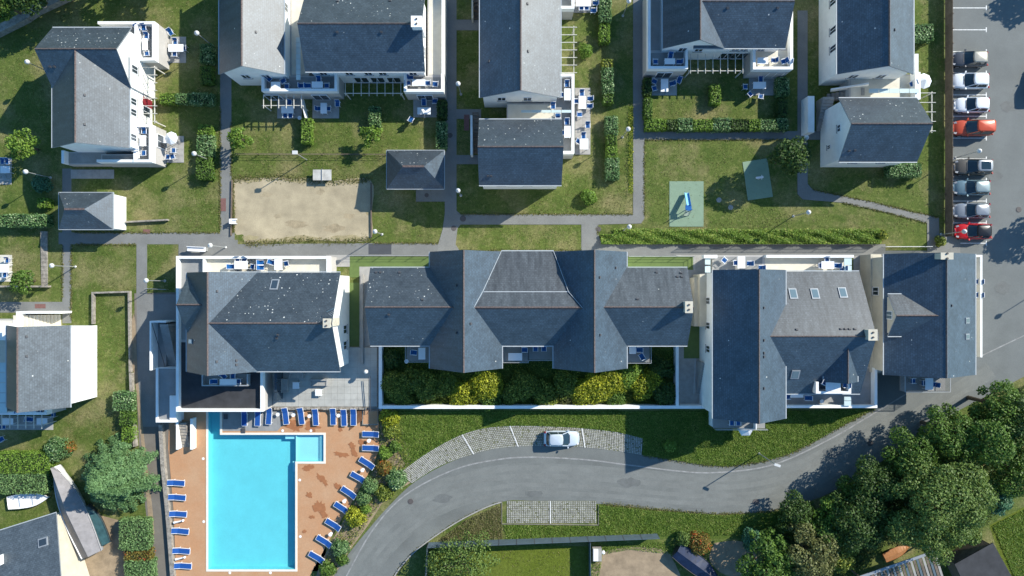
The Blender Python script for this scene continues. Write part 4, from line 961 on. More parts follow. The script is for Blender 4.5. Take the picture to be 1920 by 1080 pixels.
def zone(where, z, tables, chairs):
    ts = []
    for i,(px,py,w,d) in enumerate(tables):
        zz = z+.7; x,y = X(px,zz),Y(py,zz); ts.append((x,y)); k = (H-zz)/F
        sz = '' if len(tables)==1 else (' (the larger one)' if w*d >= max(a[2]*a[3] for a in tables) and i == [a[2]*a[3] for a in tables].index(max(a[2]*a[3] for a in tables)) else ' (the smaller one)')
        table(x,y,z,w*k,d*k,'white garden table %s%s' % (where, sz.replace('(','').replace(')','').replace(' the',', the')))
    for c in chairs:
        x,y = X(c[0],z+.5),Y(c[1],z+.5)
        if len(c) > 2: a = R(c[2])
        elif ts: t = min(ts, key=lambda t: math.dist(t,(x,y))); a = math.atan2(t[1]-y,t[0]-x); a = round((a)/(math.pi/2))*math.pi/2 if c[0]%3 else a
        else: a = -math.pi/2
        lab = 'blue chair '+where
        if where in SIDES and ts:
            t = min(ts, key=lambda t: math.dist(t,(x,y))); dx, dy = x-t[0], y-t[1]; sd_ = SIDES[where]
            lab += ', %s side' % (sd_[0] if dy > abs(dx) else sd_[1] if -dy > abs(dx) else sd_[2] if dx > 0 else sd_[3])
        CHAIR.put((x,y,z), a-math.pi/2, lab, 'blue chairs '+where)
zr_ = 2.47
zone('on the upper balcony of the T-roofed house',zr_,[(272,83,10,22)],[(258,53),(270,52),(275,68),(276,101)])
zone('on the patio below the T-roofed house',.05,[(330,90,28,14)],[(320,61,-60),(329,79),(346,91),(328,102)])
zone('on the balcony overlooking the red door',zr_,[(268,264,12,20)],[(257,245),(271,246),(256,279),(270,287)])
zone('on the patio with open white parasol',.05,[(313,262,16,12)],[(326,282),(315,294),(324,294)])
zone('on the small pad beside the round pale-green tree',.02,[(10,318,18,13)],[(5,303),(14,303)])
zone('on the shaded balcony beside narrow gable',zr_,[(517,160,18,13)],[(504,147),(531,152),(538,162)])
zone('on the balcony below the white chimney house wall',zr_,[(595,159,21,12)],[(567,161),(578,161),(598,150),(613,161)])
zone('on the sunlit balcony of chimney house',zr_,[(785,155,25,12)],[(770,145),(765,156),(802,156),(816,158)])
zone('under the small pergola of chimney house',.05,[(539,206,23,13)],[(543,194),(535,217),(545,217)])
zone('on the middle patio of chimney house',.05,[(607,203,12,20)],[(598,204),(616,204),(633,195,-90)])
zone('on the hedge-side patio of chimney house',.05,[(795,208,25,13)],[(795,193),(815,190),(771,224,60)])
zone('on the paving at top of long pergola',.05,[(1094,5,28,14)],[(1090,16),(1100,16),(1112,20),(1116,6)])
zone('on the long white-edged terrace',zr_-.1,[(1064,177,12,22)],[(1063,158),(1052,178),(1037,199,-90),(1046,217,90)])
zone('on the terrace next to the mottled gable',zr_-.1,[(1064,247,12,22)],[(1063,229),(1055,249)])
zone('on the sunny strip between terrace and hedge',.05,[(1092,192,14,24)],[(1091,175),(1081,190),(1106,185),(1105,199),(1087,215,0)])
zone('on the slabs at the end of the paved strip',.05,[(1095,270,16,20)],[(1102,235,-90),(1094,255),(1086,266)])
zone('on the corner balcony above square garden',zr_,[(1256,115,20,11)],[(1229,116),(1257,105),(1273,116)])
zone('on the cream-floored balcony above square garden',zr_,[(1430,114,20,12)],[(1451,113),(1470,115,200),(1478,115,170)])
zone('on the square garden patio by dark hedge',.05,[(1246,160,14,24)],[(1227,153),(1227,166),(1260,157),(1273,151,-110)])
zone('on the square garden patio by variegated hedge',.05,[(1424,160,24,13)],[(1426,149),(1397,163,0),(1406,177,40),(1426,181,80)])
zone('on the terrace beside the white parasol near the parking fence',zr_,[],[(1711,157,200)])
zone('at the long table of pool house terrace',2.54,[(452,497,25,15)],[(434,500),(446,487),(459,487),(474,500)])
zone('at the short table of pool house terrace',2.54,[(522,496,15,20)],[(490,492,0),(490,502,0),(510,492),(537,494)])
zone('on the recessed balcony of the black flat roof',2.96,[(428,716,32,11)],[(403,715),(448,715),(420,705),(437,705)])
zone('on the first balcony above the shrub garden',2.5,[(791,663,13,22)],[(777,661)])
zone('on the balcony between the twin gables',2.5,[(966,669,26,14)],[(983,656,180)])
zone('on the shaded balcony bay beside the second gable',2.5,[],[(1004,654,-90),(1020,654,-90)])
zone('on the balcony by the yellow shrubs',2.5,[(1186,656,13,15)],[(1198,656),(1203,668,120)])
zone('on the tiled terrace beside the cream passage',2.37,[(1390,492,14,22)],[(1358,488,-40),(1379,493),(1405,494),(1427,502,180)])
zone('on the cream terrace below the three skylights',2.37,[(1552,497,24,14)],[(1550,487),(1538,498),(1569,498),(1580,503,180)])
zone('on the white balcony before the dormer',5.1,[(1562,725,28,16)],[(1545,717),(1586,722)])
zone('on the long shaded terrace below the dormer',2.17,[(1494,742,24,7)],[(1477,744),(1514,746)])
zone('on the railed balcony of the corner building',2.5,[(1742,720,15,22)],[(1712,714,0),(1733,718),(1752,721)])
zone('on the narrow white-edged balcony above the parking lot',2.57,[],[(1834,528,180),(1834,553,180)])
zone('on the balcony of blank-walled house',zr_,[(56,770,24,11)],[(75,768),(38,770)])
zone('under the low pergola',.05,[(14,790,22,12),(79,790,20,12)],[(5,800),(57,786),(100,777,180),(2,824,30)])
zone('on the white pad by the small leafy tree',.05,[(8,503,18,16)],[(14,488),(10,515)])
MB_ = sheet('paved_pad', [rect(-10,23,478,528)], .03, CREAMF); sheet('paved_pad', [rect(-20,22,296,346)], .015, TILEP)
zone('behind the rail of the tall dark slate wing',2.5,[],[(1372,793,-90),(1384,793,-90)])

def make_lounger():
    T = thing('sun_lounger','x','sun lounger'); f = MB()      # head towards +x, 1.95 long
    for y in (-.33,.33): f.bar((-.98,y,.30),(.35,y,.30),.05,.05); f.bar((.35,y,.30),(.97,y,.52),.05,.05)
    for x,z in ((-.98,.30),(.35,.30),(.97,.52)): f.bar((x,-.33,z),(x,.33,z),.05,.05)
    f.build('frame', PLAST, T)
    for x in (-.8,.3):
        for y in (-.33,.33): MB().bar((x,y,0),(x,y,.29),.05,.05).build('leg', PLAST, T)
    MB().bar((-.95,0,.335),(.34,0,.335),.56,.04).build('mattress', DBLUE, T)
    MB().bar((.345,0,.335),(.95,0,.555),.56,.04).build('back_cushion', DBLUE, T)
    return T
LOUNGE = Kind(make_lounger)
ORD = ('first','second','third','fourth','fifth','sixth','seventh','eighth','ninth')
for i,(px,py,a) in enumerate(((333,904,176),(335,931,175),(337,962,176),(341,994,174),(343,1031,175),(346,1059,176))):
    LOUNGE.put(P(px,py,DZ), R(a), 'blue sun lounger along the driveway wall, '+ORD[i]+' from the stone steps', 'loungers along the driveway wall')
for i,(px,py,a) in enumerate(((460,782,90),(485,782,88),(506,779,86),(537,779,96),(566,779,97),(593,781,93),(626,780,91),(646,782,92),(664,781,90))):
    LOUNGE.put(P(px,py,DZ), R(a), 'blue sun lounger below the raised terrace, '+ORD[8-i]+' from the brown slatted steps', 'loungers below the raised terrace')
for i,(px,py,a) in enumerate(((696,813,-1),(696,839,-2),(689,867,-32),(673,894,-29),(655,922,-33),(642,951,-33),(626,982,-31),(609,1013,-31),(595,1043,-30))):
    LOUNGE.put(P(px,py,DZ), R(a), 'blue sun lounger against the shrub bed, '+ORD[i]+' from the stone-edged planter', 'loungers against the shrub bed')
def make_side():
    T = thing('side_table','x','side table'); MB().lathe([(.05,0),(.17,.01),(.03,.05),(.03,.38),(.22,.40),(.22,.43)],n=12).build('pedestal', PLAST, T); return T
SIDE = Kind(make_side)
for i,(px,py) in enumerate(((523,776),(552,777),(582,779),(636,778))): SIDE.put(P(px,py,DZ),0,'small round white side table below the terrace, '+ORD[3-i]+' from the slatted steps','side tables below the terrace')
for i,(px,py) in enumerate(((693,825),(681,880),(647,938),(621,1000))): SIDE.put(P(px,py,DZ),0,'small round white side table by the shrub bed, '+ORD[i]+' from stone-edged planter','side tables by the shrub bed')
def make_skimmer():
    T = thing('deck_inlet','x','inlet'); MB().lathe([(.15,0),(.16,.012),(.11,.02)],n=12).build('cap', PLAST, T); return T
SK = Kind(make_skimmer)
for px,py in ((381,860),(382,978),(530,807.5),(583,807.5),(562,900),(563,1006),(431,1074),(507,1074)): SK.put(P(px,py,DZ),0,'round white inlet cover let into the deck beside pool coping','pool deck inlet covers')
for px,py in ((424,781),(457,807)):
    t = tag(MB().box(X(px)-.22,X(px)+.22,Y(py)-.28,Y(py)+.28,DZ,DZ+.12).build('pump_hatch',[DMETAL]),'small dark hatch on the grey strip at the pool '+('under the parapet' if py<790 else 'edge'),'hatch')
# closed parasols lying flat by the driveway wall loungers
for i,(px,py) in enumerate(((335,977),(338,1046))):
    T = thing('closed_parasol','closed white parasol by the driveway wall, '+ORD[i]+' from the stone steps','parasol',P(px,py,DZ),'closed parasols')
    MB().tube(P(px-9,py+3,DZ+.35),P(px+8,py-1,DZ+.4),.14,.05,8).build('canopy', PLAST, T); MB().tube(P(px+8,py-1,DZ+.02),P(px+8,py-1,DZ+.5),.16,.12,10).build('base', PLAST, T)
def sofa(px, py, rz, w, label):
    T = thing('garden_sofa',label,'sofa'); d = .8
    MB().box(-w/2,w/2,-d/2,d/2,.05,.38).build('base', WICKER, T); MB().box(-w/2,w/2,-d/2,-d/2+.18,.38,.75).build('backrest', WICKER, T)
    for s in (-1,1): MB().box(s*w/2-(.16 if s>0 else 0),s*w/2+(.16 if s<0 else 0),-d/2+.185,d/2,.38,.58).build('armrest', WICKER, T)
    n = 2
    for i in range(n): MB().box(-w/2+.17+i*(w-.34)/n,-w/2+.15+(i+1)*(w-.34)/n,-d/2+.2,d/2-.02,.385,.5).build('cushion', CONC, T)
    T.location = P(px,py,TERZ); T.rotation_euler = (0,0,rz)
sofa(535,722,R(-90),1.6,'grey wicker sofa in the shade facing the white low table')
sofa(558,702,R(180),1.6,'grey wicker sofa close under the slate eave of the pool house')
sofa(600,716,R(180),2.0,'grey wicker sofa at the edge of the shade, opposite sunlit low table')
for px,py,l in ((559,721,'square white low table half in shade between wicker sofas'),(601,734,'square white low table in full sun on the raised terrace')):
    T = thing('low_table',l,'table',P(px,py,TERZ)); x,y = P(px,py)[:2]
    MB().box(x-.38,x+.38,y-.38,y+.38,TERZ+.40,TERZ+.45).build('tabletop', PLAST, T)
    for sx in (-.32,.32):
        for sy in (-.32,.32): MB().bar((x+sx,y+sy,TERZ),(x+sx,y+sy,TERZ+.4),.06,.06).build('leg', PLAST, T)
def parasol(px, py, z, r, label, n=8, m=None):
    T = thing('parasol',label,'parasol',P(px,py,z)); x,y = X(px,z+2.0),Y(py,z+2.0)
    MB().lathe([(r,2.0),(.05,2.5)],(x,y,z),n).build('canopy', m or PLAST, T); MB().tube((x,y,z),(x,y,z+2.5),.03,.03,6).build('pole', METAL, T); MB().lathe([(.25,0),(.25,.08),(.06,.12)],(x,y,z),10).build('base', CONC, T)
parasol(321,259,.05,.75,'open white parasol over the patio beside the T-roofed house')
parasol(1732,152,0,.9,'open white octagonal parasol beside the parking fence')
parasol(1398,803,.0,.95,'pale tilted parasol in front of the rail of the dark slate wing',6)
parasol(792,209,.0,.3,'slim white folded parasol on the patio beside the hedge',6)

# ------------------------------------------------------------------ lamps
def lamp_at(hx, hy, label, z=4.1, group='globe lamps'):
    """globe lamp; plan position read at the globe, foot vertically below it"""
    x,y = X(hx,z),Y(hy,z); T = thing('globe_lamp',label,'lamp',(x,y,0),group)
    MB().tube((x,y,0),(x,y,z-.25),.055,.04,8).build('pole', METAL, T); MB().lathe([(.16,0),(.16,.05),(.08,.12)],(x,y,0),10).build('foot', METAL, T)
    prof = [(.02,-.27)]+[(.27*math.sin(t),-.27*math.cos(t)) for t in np.linspace(.4,2.7,9)]+[(.05,.26)]
    MB().lathe(prof,(x,y,z),14).build('globe', GLOBE, T, True); MB().lathe([(.12,-.30),(.13,-.22),(.06,-.2)],(x,y,z),10).build('collar', METAL, T)
    MB().lathe([(.09,.255),(.10,.28),(.02,.31)],(x,y,z),10).build('cap', METAL, T)
for hx,hy,l in ((51,116,'on the lawn beside the T-roofed house'),(369,62,'beside the trimmed hedge near the balcony patio'),(364,288,'between hedge blocks beside the asphalt path'),(48,322,'beside the greyish shrub near round pale-green tree'),(97,498,'beside the narrow walkway and the small leafy tree'),(274,526,'at the head of the shaded driveway'),(394,460,'above the white bench by the pool house parapet'),(859,157,'on the shaded grass beside the broad slate roof'),(859,357,'on the shaded grass across from the hip-roofed shelter'),(703,434,'at the corner of the sandy court'),(1178,242,'on the strip between variegated hedge and path'),(1512,258,'at the foot of the concrete stair'),(1516,398,'on the open lawn above the ivy bank'),(1180,425,'at the start of the ivy bank'),(1808,434,'over the bonnet of the red car'),(1836,283,'at the parking fence beside the brown car'),(1179,2,'beside the path near the top variegated hedge'),(135,322,'by the house corner path')):
    if hx == 135: continue
    lamp_at(hx,hy,'white globe lamp on slim pole '+l)
lamp_at(2010,540,'white globe lamp at the far side of the parking lot')
x,y,z = X(553,4.4),Y(286,4.4),4.4; T = thing('court_lamp','square-headed floodlight pole beside the sandy court','lamp',(x,y,0))
MB().tube((x,y,0),(x,y,4.3),.06,.045,8).build('pole', METAL, T); MB().box(x-.28,x+.28,y-.2,y+.2,4.3,4.5).build('head', GLOBE, T)
z = 4.9; x,y = X(1423),Y(850); T = thing('street_lamp','tall street lamp on the verge at the outside of the road bend','lamp',(x,y,0))
MB().tube((x,y,0),(x,y,z),.075,.05,8).build('pole', METAL, T); MB().bar((x-.1,y,z+.04),(x+.55,y-.2,z+.1),.26,.12).build('head', GLOBE, T); MB().lathe([(.16,0),(.16,.06),(.09,.14)],(x,y,0),10).build('foot', METAL, T)
x,y = X(686,1.9),Y(697,1.9); T = thing('terrace_lamp','short white globe lamp on the raised terrace by the ramp','lamp',(x,y,TERZ))
MB().tube((x,y,TERZ),(x,y,1.7),.05,.05,8).build('pole', PLAST, T); MB().lathe([(.05,-.28),(.2,-.2),(.27,0),(.2,.2),(.05,.28)],(x,y,1.9),12).build('globe', GLOBE, T, True)
for px,py,z,l in ((1539,752,2.17,'small round white planter on the long shaded terrace'),(563,222,.05,'small round white pot beside the lime hedge end'),(763,677,2.5,'small white pot at the balcony corner above shrubs')):
    tag(MB().lathe([(.15,0),(.24,.3),(.22,.32),(.17,.26)],(X(px,z),Y(py,z),z),12).build('pot', PLAST), l, 'pot')

# ------------------------------------------------------------------ cars
def car(px, py, rz, L, W_, Hh, paint, label, roofm=None, kind='hatch', glassroof=False, hood=None):
    """front towards +x"""
    T = thing('parked_car', label, 'car', (0,0,0), 'cars parked in the lot' if px > 1500 else None)
    paint_ = paint; f = L/2; w = W_/2
    # body: lofted cross-sections, x / half width / belt height / crown height
    st = [(-f,.72,.50,.52,.30),(-f+.10,.88,.70,.74,.24),(-f+.35,.96,.86,.90,.20),(-f*.45,1.0,.90,.95,.19),(0,1.0,.89,.94,.19),(f*.30,1.0,.87,.93,.19),(f*.50,.98,.82,.90,.20),(f*.75,.93,.72,.80,.22),(f-.18,.82,.60,.66,.25),(f,.60,.42,.46,.32)]
    mb = MB(); n = 0
    for x,kw,b,c,lo in st:
        ww = w*kw; sec = [(-ww*.92,lo),(-ww,lo+.15),(-ww,b-.12),(-ww*.94,b-.02),(-ww*.72,c-.015),(0,c),(ww*.72,c-.015),(ww*.94,b-.02),(ww,b-.12),(ww,lo+.15),(ww*.92,lo)]
        mb.v += [(x,y,z) for y,z in sec]; n = len(sec)
    for i in range(len(st)-1):
        for j in range(n): a = i*n+j; b = i*n+(j+1)%n; mb.f.append((a,a+n,b+n,b)); mb.m.append(0)
    mb.f.append(tuple(range(n-1,-1,-1))); mb.f.append(tuple((len(st)-1)*n+j for j in range(n))); mb.m += [0,0]
    mb.f = [t[::-1] for t in mb.f]
    mb.build('body', paint_, T, True)
    # glasshouse: base ring and roof ring
    xb0, xb1 = (-f+.28, f*.42); xr0, xr1 = (-f+.62, f*.02) if kind == 'hatch' else (-f+.45, f*.06)
    hb = .93; wb, wr = w*.90, w*.70
    def ring(x0,x1,ww,z,r): return [(x0+r,-ww,z),(x1-r,-ww,z),(x1,-ww*.72,z),(x1+.05,0,z),(x1,ww*.72,z),(x1-r,ww,z),(x0+r,ww,z),(x0,ww*.75,z),(x0-.03,0,z),(x0,-ww*.75,z)]
    A, B = ring(xb0,xb1,wb,hb-.05,.22), ring(xr0,xr1,wr,Hh-.07,.12)
    mb = MB(); mb.v = A+B; k = len(A)
    for j in range(k): mb.f.append((j,(j+1)%k,(j+1)%k+k,j+k)); mb.m.append(0)
    mb.build('windows', CARGLASS, T)
    C = ring(xr0-.06,xr1+.06,wr*1.05,Hh-.07,.12); D = ring(xr0+.12,xr1-.10,wr*.86,Hh,.15)
    mb = MB(); mb.v = C+D+[((xr0+xr1)/2,0,Hh+.02)]
    for j in range(k): mb.f.append((j,(j+1)%k,(j+1)%k+k,j+k)); mb.f.append((j+k,(j+1)%k+k,2*k)); mb.m += [0,0]
    mb.f.append(tuple(range(k-1,-1,-1))); mb.m.append(0)
    mb.build('roof', roofm or paint_, T, True)
    if glassroof: MB().box(xr0+.25,xr1-.3,-wr*.7,wr*.7,Hh-.02,Hh+.035).build('glass_roof', CARGLASS, T)
    pl = MB()
    for s in (-1,1):
        for xa,xc in ((xb1-.16,xr1),(f*-.22,-f*.22+.02),(xb0+.2,xr0+.1)): pl.bar((xa,s*wb*.97,hb-.04),(xc,s*wr*1.02,Hh-.06),.07,.05)
    pl.build('pillars', paint_, T)
    for s in (-1,1):
        MB().bar((f*.36,s*w*.98,.92),(f*.36-.04,s*(w+.17),.95),.14,.13).build('mirror', paint_, T)
        MB().bar((f-.34,s*w*.70,.69),(f-.12,s*w*.58,.585),.26,.07).build('headlight', HEADL, T)
        MB().bar((-f+.05,s*w*.76,.68),(-f+.22,s*w*.86,.78),.24,.12).build('taillight', TAILL, T)
        for xx in (f*.62,-f*.62):
            wh = MB(); wh.tube((xx,s*w*.80,.31),(xx,s*w*1.005,.31),.31,.31,16); o = wh.build('wheel', RUBBER, T); MB().tube((xx,s*w*1.0,.31),(xx,s*w*1.02,.31),.2,.2,12).build('rim', METAL, o)
    MB().bar((f*.44,-w*.55,.935),(f*.44,w*.55,.935),.05,.02).build('wiper', DMETAL, T)
    MB().bar((-f+.02,-.26,.6),(-f+.02,.26,.6),.02,.12).build('number_plate', PLAST, T); MB().bar((f-.03,-.26,.45),(f-.03,.26,.45),.04,.12).build('number_plate', PLAST, T)
    T.location = (X(px,.6),Y(py,.6),.02); T.rotation_euler = (0,0,rz); return T
CARGLASS = glassmat('car_glass', (.015,.03,.04), .06); HEADL = glassmat('headlamp', (.5,.5,.5), .15); TAILL = glassmat('tail_lamp', (.25,.01,.01), .2)
def paintm(n, c, metal=.35): return mat(n, c, .28, .02, 3, spec=.6, metal=metal)
car(1818,111,math.pi,4.15,1.74,1.5,paintm('paint_graphite',(.09,.092,.10)),'grey car with a beige roof, first in the row along the fence',roofm=paintm('paint_beige',(.42,.39,.32),.2))
car(1819,152,math.pi,4.35,1.80,1.48,paintm('paint_white',(.75,.77,.78),.0),'white estate car between the beige-roofed car and the shorter white car')
car(1822,197,math.pi,4.05,1.74,1.5,paintm('paint_white',(.75,.77,.78),.0),'shorter white hatchback next to the orange van')
car(1824,240,math.pi,4.6,1.82,1.78,paintm('paint_orange',(.50,.075,.03),.1),'orange-red van with ribbed roof',kind='van')
car(1825,313,math.pi,4.4,1.82,1.62,paintm('paint_taupe',(.12,.105,.085)),'brown car with glass roof below the parking lamp',roofm=paintm('paint_silver',(.38,.39,.40)),glassroof=True)
car(1822,352,math.pi,4.25,1.76,1.48,paintm('paint_bluegrey',(.16,.24,.27)),'blue-grey hatchback beside the brown glass-roofed car',roofm=paintm('paint_bluesilver',(.30,.36,.35)))
car(1822,395,math.pi,4.2,1.78,1.46,paintm('paint_silver2',(.27,.29,.31)),'silver hatchback between blue-grey car and red car')
car(1825,434,math.pi,4.2,1.80,1.5,paintm('paint_red',(.52,.010,.012),.1),'red car with black roof at the end of the row',roofm=paintm('paint_black',(.02,.02,.022)))
car(1053,822,0,4.15,1.80,1.47,paintm('paint_paleblue',(.52,.58,.64),.2),'silver car parked alone on the grass pavers')
car(1949,158,R(90),4.3,1.8,1.5,paintm('paint_dark',(.03,.03,.035)),'dark car on the far side of the lot')
# ribs on the van roof
# ------------------------------------------------------------------ other things
def manhole(px, py, r, label, z=.06): tag(MB().lathe([(r,0),(r,.006),(r-.04,.012)],(X(px),Y(py),z-.012),18).build('manhole_cover', IRON), label, 'manhole')
for px,py,r,l in ((770,940,.32,'on the road bend above the kerb'),(1417,941,.36,'near the outside of the road bend by the verge'),(1631,831,.34,'on the road under the tree shadow edge'),(851,428,.32,'where path widens beside the open grass'),(868,410,.36,'at the path junction below the small house'),(1910,393,.32,'in the parking lot tarmac'),(1122,430,.3,'beside the ivy bank corner'),(800,366,.25,'in front of the hip-roofed shelter'),(844,254,.3,'on the path beside the variegated hedge block')):
    manhole(px,py,r,'round dark manhole cover '+l)
for px,py,l in ((1348,375,'on the playground lawn, the smaller'),(1370,389,'on the playground lawn next to bare grass')): tag(MB().lathe([(.30,0),(.30,.02),(.26,.03)],(X(px),Y(py),0),18).build('manhole_cover', CONC), 'round pale concrete cover '+l, 'manhole')
sheet('play_pad', [rect(1255,1319,340,425)], .05, PADG); sheet('play_pad', [[(1392,304),(1438,297),(1449,369),(1402,376)]], .05, PADG)
T = thing('slide','small light-blue playground slide with ladder on green pad','slide',P(1289,380))
b0, b1 = Vector(P(1287,362,.25)), Vector(P(1291,385,1.2))
BLUEL = mat('slide_blue', (.25,.55,.78), .35, .04, 3); BLUED = mat('slide_dark_blue', (.01,.10,.32), .4, .05, 3)
MB().bar(b0,b1,.42,.05).build('chute', BLUEL, T)
for s in (-.23,.23): MB().bar(b0+Vector((s,0,.1)),b1+Vector((s,0,.1)),.05,.22).build('side_rail', BLUED if s>0 else BLUEL, T)
MB().box(b1.x-.35,b1.x+.35,b1.y-.6,b1.y,1.1,1.2).build('platform', BLUED, T)
for s in (-.3,.3): MB().bar((b1.x+s,b1.y-.55,0),(b1.x+s,b1.y-.55,1.8),.06,.06).build('post', BLUED, T); MB().bar((b1.x+s,b1.y-1.1,0),(b1.x+s,b1.y-.6,1.2),.05,.05).build('ladder_rail', METAL, T)
for i in range(4): MB().bar((b1.x-.3,b1.y-1.02+.1*i,.2+.25*i),(b1.x+.3,b1.y-1.02+.1*i,.2+.25*i),.05,.04).build('rung', METAL, T)
T = thing('spring_rider','small pale spring rider on the shaded teal pad','rider',P(1421,335)); x,y = P(1421,335)[:2]
sp = MB()
for i in range(24): a,b = i*.8,(i+1)*.8; sp.tube((x+.12*math.cos(a),y+.12*math.sin(a),.05+.014*i),(x+.12*math.cos(b),y+.12*math.sin(b),.05+.014*(i+1)),.02,n=5)
sp.build('spring', METAL, T); MB().bar((x-.4,y,.52),(x+.4,y+.1,.6),.22,.28).build('seat', PLAST, T); MB().bar((x+.15,y-.25,.85),(x+.15,y+.3,.85),.05,.05).build('handle', PLAST, T)
T = thing('table_tennis_table','pale concrete table-tennis table at the edge of sandy court','table',P(603,328)); x,y = X(604,.76),Y(328,.76)
MB().box(x-1.07,x+1.07,y-.62,y+.62,.70,.76).build('tabletop', mat('pale_concrete',(.42,.41,.38),.7,.2,1.2,fine=.1), T)
for s in (-.7,.7): MB().box(x+s-.12,x+s+.12,y-.45,y+.45,0,.70).build('leg', CONC, T)
MB().box(x-.02,x+.02,y-.7,y+.7,.761,.87).build('net', METAL, T)
T = thing('plastic_chair','white plastic armchair at the corner of the sandy court','chair',P(440,416)); x,y = P(441,416)[:2]
MB().box(x-.28,x+.26,y-.27,y+.27,.40,.44).build('seat', PLAST, T); MB().bar((x-.27,y,.44),(x-.36,y,.85),.54,.05).build('backrest', PLAST, T)
for sx in (-.24,.22):
    for sy in (-.24,.24): MB().bar((x+sx,y+sy,0),(x+sx*.9,y+sy*.9,.4),.05,.05).build('leg', PLAST, T)
for s in (-.27,.27): MB().bar((x-.3,y+s,.63),(x+.5,y+s,.63),.07,.04).build('armrest', PLAST, T)
T = thing('bench','white bench with sloping back against the pool house parapet','bench',P(368,468)); x,y = X(368,.9),Y(467,.9)
MB().bar((x-1.05,y+.05,.85),(x+1.05,y-.05,.85),.55,.06).build('seat', PLAST, T); MB().bar((x-1.05,y+.3,.95),(x+1.05,y+.2,.95),.06,.3).build('backrest', PLAST, T)
for s in (-.9,.9): MB().box(x+s-.05,x+s+.05,y-.2,y+.2,0,.82).build('leg', METAL, T)
for x0,y0,x1,y1,l in ((436,338,434,442,'timber edging board along the path side of sandy court'),(696,343,697,445,'timber edging board along the grass side of sandy court')):
    tag(MB().bar((X(x0),Y(y0),.12),(X(x1),Y(y1),.12),.12,.24).build('edging_board', WOOD), l, 'edging')
def railing(label, pts, h=1.0, sp=1.6, mesh=True, m=None, name='railing', cat='railing'):
    T = thing(name,label,cat,P(*pts[0])); q = [Vector(P(*p)) for p in pts]
    for a,b in zip(q[:-1],q[1:]):
        L = (b-a).length; n = max(1,int(L/sp))
        for z in (h,h*.55,.15): MB().bar(a+Vector((0,0,z)),b+Vector((0,0,z)),.03,.03).build('rail', m or METAL, T)
        for i in range(n+1): p = a+(b-a)*(i/n); MB().bar(p,p+Vector((0,0,h)),.045,.045).build('post', m or METAL, T)
        if mesh:
            k = int(L/.11); w = MB()
            for i in range(k): p = a+(b-a)*((i+.5)/k); w.bar(p+Vector((0,0,.12)),p+Vector((0,0,h)),.014,.014)
            w.build('mesh_panel', m or METAL, T)
railing('thin metal railing along the turf strip left of the twin gables',[(655,480),(806,480)],.9,1.6,False)
railing('thin metal railing along the turf strip right of the twin gables',[(1177,481),(1299,481),(1299,506)],.9,1.6,False)
railing('long mesh fence above the path along the ivy bank',[(1280,460),(1640,460)],1.1,2.0,True,DMETAL,'mesh_fence','fence')
railing('pale picket railing at the ramp top beside the corner building',[(1655,463),(1740,463)],.9,.35,False,PLAST)
railing('wire fence between lawn gardens and the sandy court',[(446,290),(724,291)],.8,2.2,False,WOOD,'wire_fence','fence')
railing('short rail across the end of the small path',[(277,541),(316,543)],.7,1.0,False)
def lowwall(label, pts, w=.4, h=.6): return gwall(label, pts, w, h, STONE, 'stone_wall')
lowwall('low stone wall around the sunken grass beside the driveway',[(173,606),(173,549),(241,547),(242,640),(243,700)],.2,.5)
lowwall('low stone wall running down beside the shaded driveway',[(244,702),(247,780),(252,840)],.28,.6)
lowwall('low stone wall of the small shelter lawn',[(236,416),(312,412)],.18,.5)
lowwall('stone boundary wall crossing the tree corner',[(-20,62),(40,32),(68,14),(120,-10)],.9,.9)
lowwall('stone edging below the small leafy tree',[(0,537),(88,537)],.2,.6)
st = thing('garden_steps','narrow stone steps between lawn and lamp beside the shelter','steps',P(84,485))
for i in range(14): MB().box(X(78),X(90),Y(434+i*7.4+7.0),Y(434+i*7.4),0,.05+.012*(14-i)).build('step', STONE, st)
# parking fence
T = thing('timber_fence','long weathered timber fence between grass strip and parked cars','fence',P(1772,220))
xf = X(1771.5); n = 17; y0, y1 = Y(-20), Y(445)
for i in range(n):
    a = y0+(y1-y0)*i/n; b = y0+(y1-y0)*(i+1)/n; pm = MB()
    for k in range(9): pm.box(xf-.02,xf+.02,b+.05,a-.05,.08+k*.155,.08+k*.155+.145)
    pm.build('fence_panel', WOOD, T); MB().box(xf-.06,xf+.06,a-.05,a+.05,0,1.6).build('post', WOOD, T)
# grey garden fence at the bottom
T = thing('panel_fence','blue-grey panel fence around the garden lawn below the road','fence',P(1000,1020))
def pf(p, q, n, h=1.75):
    p, q = Vector(P(*p)), Vector(P(*q))
    for i in range(n):
        a = p+(q-p)*(i/n); b = p+(q-p)*((i+1)/n); d_ = (b-a).normalized()*.03
        MB().bar(a+d_+Vector((0,0,h/2)),b-d_+Vector((0,0,h/2)),.045,h-.06).build('fence_panel', GREYF, T)
        MB().bar(a,a+Vector((0,0,h)),.07,.07).build('post', DMETAL, T)
pf((804,1017),(1232,1000),13); pf((804,1018),(798,1110),3); pf((1104,1008),(1105,1110),3)
T = thing('planter_box','grey planter box with white lid beside the grey fence','box',P(1121,1040)); x,y = X(1120,.8),Y(1041,.8)
MB().box(x-.52,x+.52,y-.75,y+.75,0,.72).build('body', CONC, T); MB().box(x-.45,x+.1,y-.7,y+.7,.72,.8).build('lid', PLAST, T); MB().lathe([(.2,0),(.2,.25),(.05,.3)],(x+.75,y+.2,.3),10).build('pot', PLAST, T)
